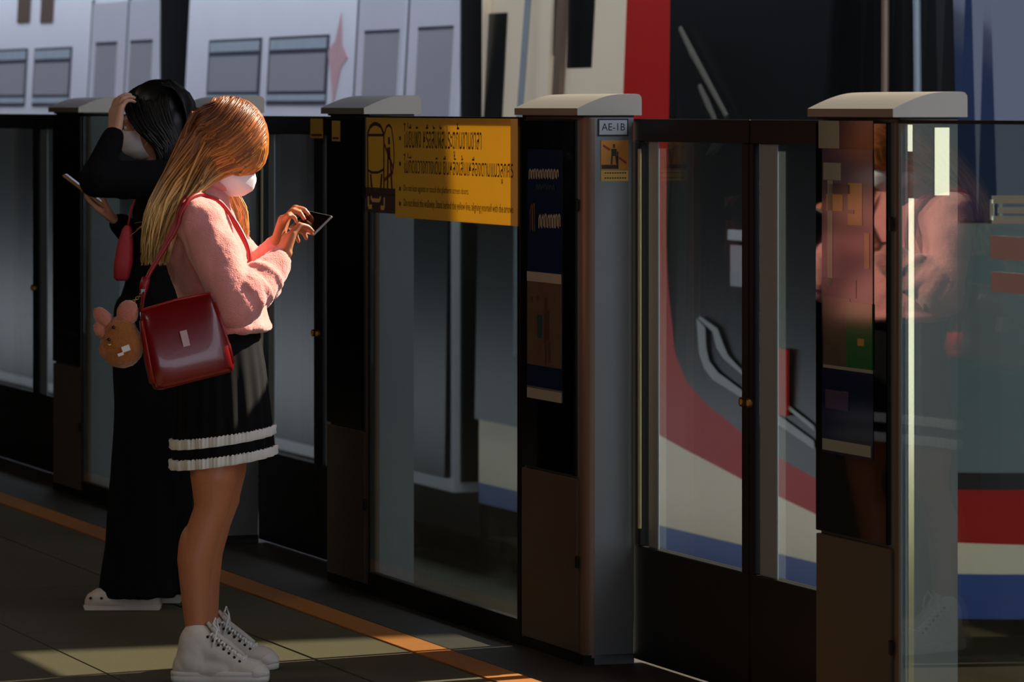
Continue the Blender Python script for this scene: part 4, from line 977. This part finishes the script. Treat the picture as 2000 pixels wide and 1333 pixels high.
# plush charm on the bag
pl = thing('plush_toy', G.location + Vector((gx(256), -0.30, gz(708))), 0, 'brown plush toy charm with pink ears hanging from the red handbag', 'plush toy')
q_ = lambda u, v, y=0.0: Vector((gx(u) - gx(247), y, gz(v) - gz(712)))
fz = fold_noise(0.0022, 120, 2)
mb = MB(); mb.ell(q_(247, 668), (0.060, 0.052, 0.062)); mb.ell(q_(243, 640), (0.046, 0.044, 0.040)); blob('body', mb, 'plush', pl, 0.004, 3, fz)
for (u, v, rx, rz, an) in ((258, 606, 0.030, 0.036, 10), (214, 618, 0.022, 0.040, -40), (208, 638, 0.020, 0.026, -30)):
    mb = MB(); mb.ell(q_(u, v, -0.004), (rx, 0.024, rz), Euler((0, math.radians(an), 0)).to_quaternion()); blob('ear', mb, 'plushpink', pl, 0.004, 2, fz)
mb = MB(); mb.ell(q_(214, 676, -0.02), (0.014, 0.016, 0.02)); blob('paw', mb, 'plush', pl, 0.004, 2, fz)
for u, v in ((225, 655), (234, 632)): MB().ell(q_(u, v, -0.047), (0.005, 0.004, 0.005), None, 12, 8).build('eye', 'iris', pl, True)
mb = MB(); mb.ell(q_(226, 665, -0.05), (0.006, 0.004, 0.004), None, 12, 8); mb.build('nose', 'gold', pl, True)
mb = MB(); obox(mb, q_(258, 672, -0.056), (Vector((0.94, 0.1, 0.34)).normalized(), Vector((0, 1, 0)), Vector((-0.34, 0, 0.94))), (0.011, 0.001, 0.008)); obox(mb, q_(248, 683, -0.0555), (Vector((0.94, 0.1, 0.34)).normalized(), Vector((0, 1, 0)), Vector((-0.34, 0, 0.94))), (0.008, 0.001, 0.004)); mb.build('white_tag', 'ruffle', pl)
ch = MB()
for k in range(7):
    c_ = q_(262 + 3.4*k, 590 - 3.0*k, -0.006 + 0.004*k); a_ = [c_ + Vector((0.005*math.cos(x*math.pi/4), 0.0035*math.sin(x*math.pi/4)*(k % 2), 0.0035*math.sin(x*math.pi/4)*(1 - k % 2))) for x in range(9)]
    ch.tube(a_, 0.0011, 5)
tag(ch.build('chain', 'gold', pl, True), kind='stuff')

# ------------------------------------------------------------------ woman in black
BS = FPX / 14.56
B = thing('person', ((270 - 1000)/BS, 14.56, 0), 0, 'woman dressed in black shading her eyes and holding up a phone', 'person')
bx = lambda u: (u - 270)/BS
bz = lambda v: HC - (v - HORIZON)/BS
HCb = Vector((0.050, 0, 1.528)); HRb = (Euler((0, 0, math.radians(172))).to_matrix() @ Euler((0, math.radians(14), 0)).to_matrix())
bb = MB(); head(bb, HCb, HRb); bb.cap((0.085, 0, 1.36), 0.052, (0.066, 0, 1.46), 0.048)
bb.cap((0.075, -0.10, 1.31), 0.06, (0.075, 0.10, 1.31), 0.06); bb.cap((0.07, 0, 1.28), 0.07, (0.06, 0, 1.02), 0.07); bb.ell((0.045, 0, 0.93), (0.10, 0.15, 0.11))
for y, dx in ((-0.085, 0.0), (0.10, 0.05)):
    bb.cap((0.04, y*0.8, 0.9), 0.08, (0.035+dx*0.5, y, 0.48), 0.05); bb.cap((0.035+dx*0.5, y, 0.48), 0.05, (0.02+dx, y, 0.09), 0.034); bb.cap((0.02+dx, y, 0.05), 0.034, (-0.09+dx, y, 0.03), 0.024)
S1, E1, W1 = Vector((0.085, -0.15, 1.345)), Vector((-0.108, -0.275, 1.350)), Vector((-0.062, -0.165, 1.488))
S2, E2, W2 = Vector((0.075, 0.15, 1.335)), Vector((0.03, 0.17, 1.10)), Vector((-0.068, 0.07, 1.208))
for a, b, c in ((S1, E1, W1), (S2, E2, W2)): bb.cap(a, 0.042, b, 0.034); bb.cap(b, 0.034, c, 0.025)
hand(bb, W1 + Vector((0.002, 0.004, 0.008)), (0.05, 0.30, 0.95), (0.75, 0.6, -0.1), [(14, 34, 24), (16, 38, 26), (18, 42, 28), (22, 44, 30)], 1, 0.98)
hand(bb, W2 + Vector((-0.006, 0, 0.004)), (-0.80, -0.05, 0.55), (0.52, 0.05, 0.85), [(8, 26, 24), (10, 30, 26), (12, 34, 28), (14, 38, 30)], -1, 0.96)
blob('body', bb, 'skinb', B, 0.0046, 4)
face_parts(B, HCb, HRb); face_mask(B, HCb, HRb)
top = MB()
top.rings([ring(cx, cy, z, rx, ry, 32) for cx, cy, z, rx, ry in ((0.045, 0, 0.90, 0.125, 0.165), (0.050, 0, 1.0, 0.098, 0.150), (0.066, 0, 1.1, 0.090, 0.15), (0.076, 0, 1.22, 0.094, 0.165), (0.080, 0, 1.32, 0.09, 0.168), (0.082, 0, 1.37, 0.078, 0.12), (0.080, 0, 1.405, 0.06, 0.066))])
for a, b, c in ((S1, E1, W1), (S2, E2, W2)):
    m_ = (a+b)/2; top.cap(a, 0.066, m_, 0.060, 18); top.cap(m_, 0.060, b, 0.056, 18); e_ = b.lerp(c, 0.94); top.cap(b, 0.054, e_, 0.037, 18)
blob('black_top', top, 'blackknit', B, 0.008, 5, fold_noise(0.006, 14, 1))
tr_ = MB()
for y, dx in ((-0.085, 0.0), (0.095, 0.045)):
    tr_.rings([ring(cx + dx*f, y*yy, z, rx, ry, 28) for cx, f, yy, z, rx, ry in ((0.045, 0, 0.55, 0.98, 0.09, 0.10), (0.045, 0, 0.8, 0.86, 0.125, 0.105), (0.042, 0.3, 0.95, 0.66, 0.112, 0.098), (0.030, 0.6, 1, 0.42, 0.105, 0.098), (0.014, 0.9, 1, 0.2, 0.112, 0.102), (0.004, 1, 1, 0.075, 0.122, 0.108), (0.004, 1, 1, 0.035, 0.124, 0.110))])
tr_.ell((0.045, 0, 0.92), (0.122, 0.165, 0.10))
blob('wide_trousers', tr_, 'blackcloth', B, 0.008, 4, fold_noise(0.010, 9, 4, (1.6, 1.6, 0.35)))
def clog(y, dx):
    c = MB(); secs = [(-0.158, 0.020, 0.030), (-0.150, 0.036, 0.046), (-0.125, 0.048, 0.062), (-0.09, 0.052, 0.070), (-0.05, 0.050, 0.062), (-0.02, 0.044, 0.044), (0.02, 0.042, 0.040), (0.05, 0.042, 0.050), (0.072, 0.036, 0.054), (0.081, 0.018, 0.046)]
    rr = []
    for x, hw, h in secs:
        r_ = []
        for k in range(24):
            a = 2*math.pi*k/24; s_, c_ = math.sin(a), math.cos(a); r_.append((x+dx, y + hw*math.copysign(abs(c_)**0.7, c_), max(0.0, h*0.5 + h*0.5*math.copysign(abs(s_)**0.75, s_))))
        rr.append(r_)
    c.rings(rr); s_ = c.build('clog', 'clog', B, True)
    MB().prism([(x+dx, z) for x, z in ((-0.155, 0), (0.078, 0), (0.082, 0.014), (-0.160, 0.014))], y-0.046, y+0.046, 'y').build('sole', 'clog', s_)
    for k, (x, z) in enumerate(((-0.137, 0.038), (-0.102, 0.038))):
        MB().ell((x+dx, y-0.0495 if k else y-0.044, z), (0.0055, 0.004, 0.0045), None, 12, 8).build('vent_hole', 'iris', s_, True)
clog(-0.105, 0.0); clog(0.10, 0.05)
rnd = random.Random(5); hb = MB(); Eq = HRb.to_quaternion(); hl = lambda x, y, z: HCb + HRb @ Vector((x, y, z))
hb.ell(hl(-0.022, 0, 0.028), (0.098, 0.086, 0.104), Eq); hb.cap(hl(-0.05, 0, -0.01), 0.082, (0.12, 0, 1.40), 0.072); hb.cap((0.12, -0.03, 1.40), 0.065, (0.125, -0.03, 1.28), 0.05)
hairb = blob('hair', hb, 'blackhair', B, 0.007, 5)
hs = MB()
for k in range(420):
    s_ = rnd.random(); sd_ = -1 if rnd.random() < 0.65 else 1
    lx = -0.08 + 0.15*s_; lz = 0.108*math.sqrt(max(0.05, 1 - (lx/0.11)**2)) + 0.016
    # local +y is the far side of her head after the turn, so the near side is local +y mirrored
    p0 = hl(lx, J(0.01), lz); p1 = hl(lx*0.95, -sd_*0.076, 0.06 + J(0.01)); p2 = hl(lx*0.8 - 0.012, -sd_*(0.094 + rnd.uniform(0, 0.01)), -0.01); p3 = hl(lx*0.55 - 0.04, -sd_*0.094, -0.08 + J(0.01))
    p4 = Vector((0.125 + 0.05*J(1), sd_*0.085, 1.36)); p5 = Vector((0.125 + J(0.045), sd_*0.09 + J(0.02), 1.24 + rnd.uniform(0, 0.03)))
    strand([p0, p1, p2, p3, p4, p5], rnd.uniform(0.0026, 0.0045))
for k in range(160):
    y = J(0.08); strand([hl(-0.05 + J(0.03), y*0.3, 0.118), hl(-0.106, y*0.9, 0.08), hl(-0.124, y, 0.0), Vector((0.165 + J(0.01), -y, 1.42)), Vector((0.165 + J(0.015), -y, 1.3)), Vector((0.15 + J(0.02), -y, 1.2))], rnd.uniform(0.0026, 0.0042))
tag(hs.build('hair_strands', 'blackhair', hairb, True), kind='stuff')
# her phone and red pouch
ph = thing('phone', B.location + Vector((-0.165, 0.06, 1.264)), 0, 'gold edged phone held up by the woman in black', 'phone')
a1 = Vector((-0.795, 0, 0.606)); a2 = Vector((0, 1, 0)); a3 = Vector((0.606, 0, 0.795))
pc = Vector((-0.010, 0, 0.046))
obox(MB(), pc, (a1, a2, a3), (0.082, 0.039, 0.005), 0.002).build('case', 'phonegold', ph); obox(MB(), pc + a3*0.001, (a1, a2, a3), (0.0795, 0.0365, 0.0048), 0.0008).build('screen', 'phone', ph)
po = thing('pouch', B.location + Vector((-0.046, -0.075, 1.025)), 0, 'small red pouch at the chest of the woman in black', 'pouch')
mb = MB(); rr = []
for z, hx, hy in ((0.004, 0.016, 0.03), (0.012, 0.026, 0.044), (0.06, 0.030, 0.05), (0.12, 0.026, 0.048), (0.165, 0.016, 0.044), (0.178, 0.008, 0.04)):
    rr.append([(0.02*z/0.178 + hx*math.copysign(abs(math.cos(a))**0.6, math.cos(a)), hy*math.copysign(abs(math.sin(a))**0.6, math.sin(a)), z) for a in [2*math.pi*k/28 for k in range(28)]])
mb.rings(rr); mb.build('body', 'pouch', po, True)
mb = MB(); mb.tube(catmull([(0.02, 0, 0.176), (0.035, 0.0, 0.24), (0.075, 0.0, 0.32), (0.115, 0.03, 0.385), (0.14, 0.07, 0.40)], 18), 0.004, 6); mb.build('strap', 'pouch', po, True)
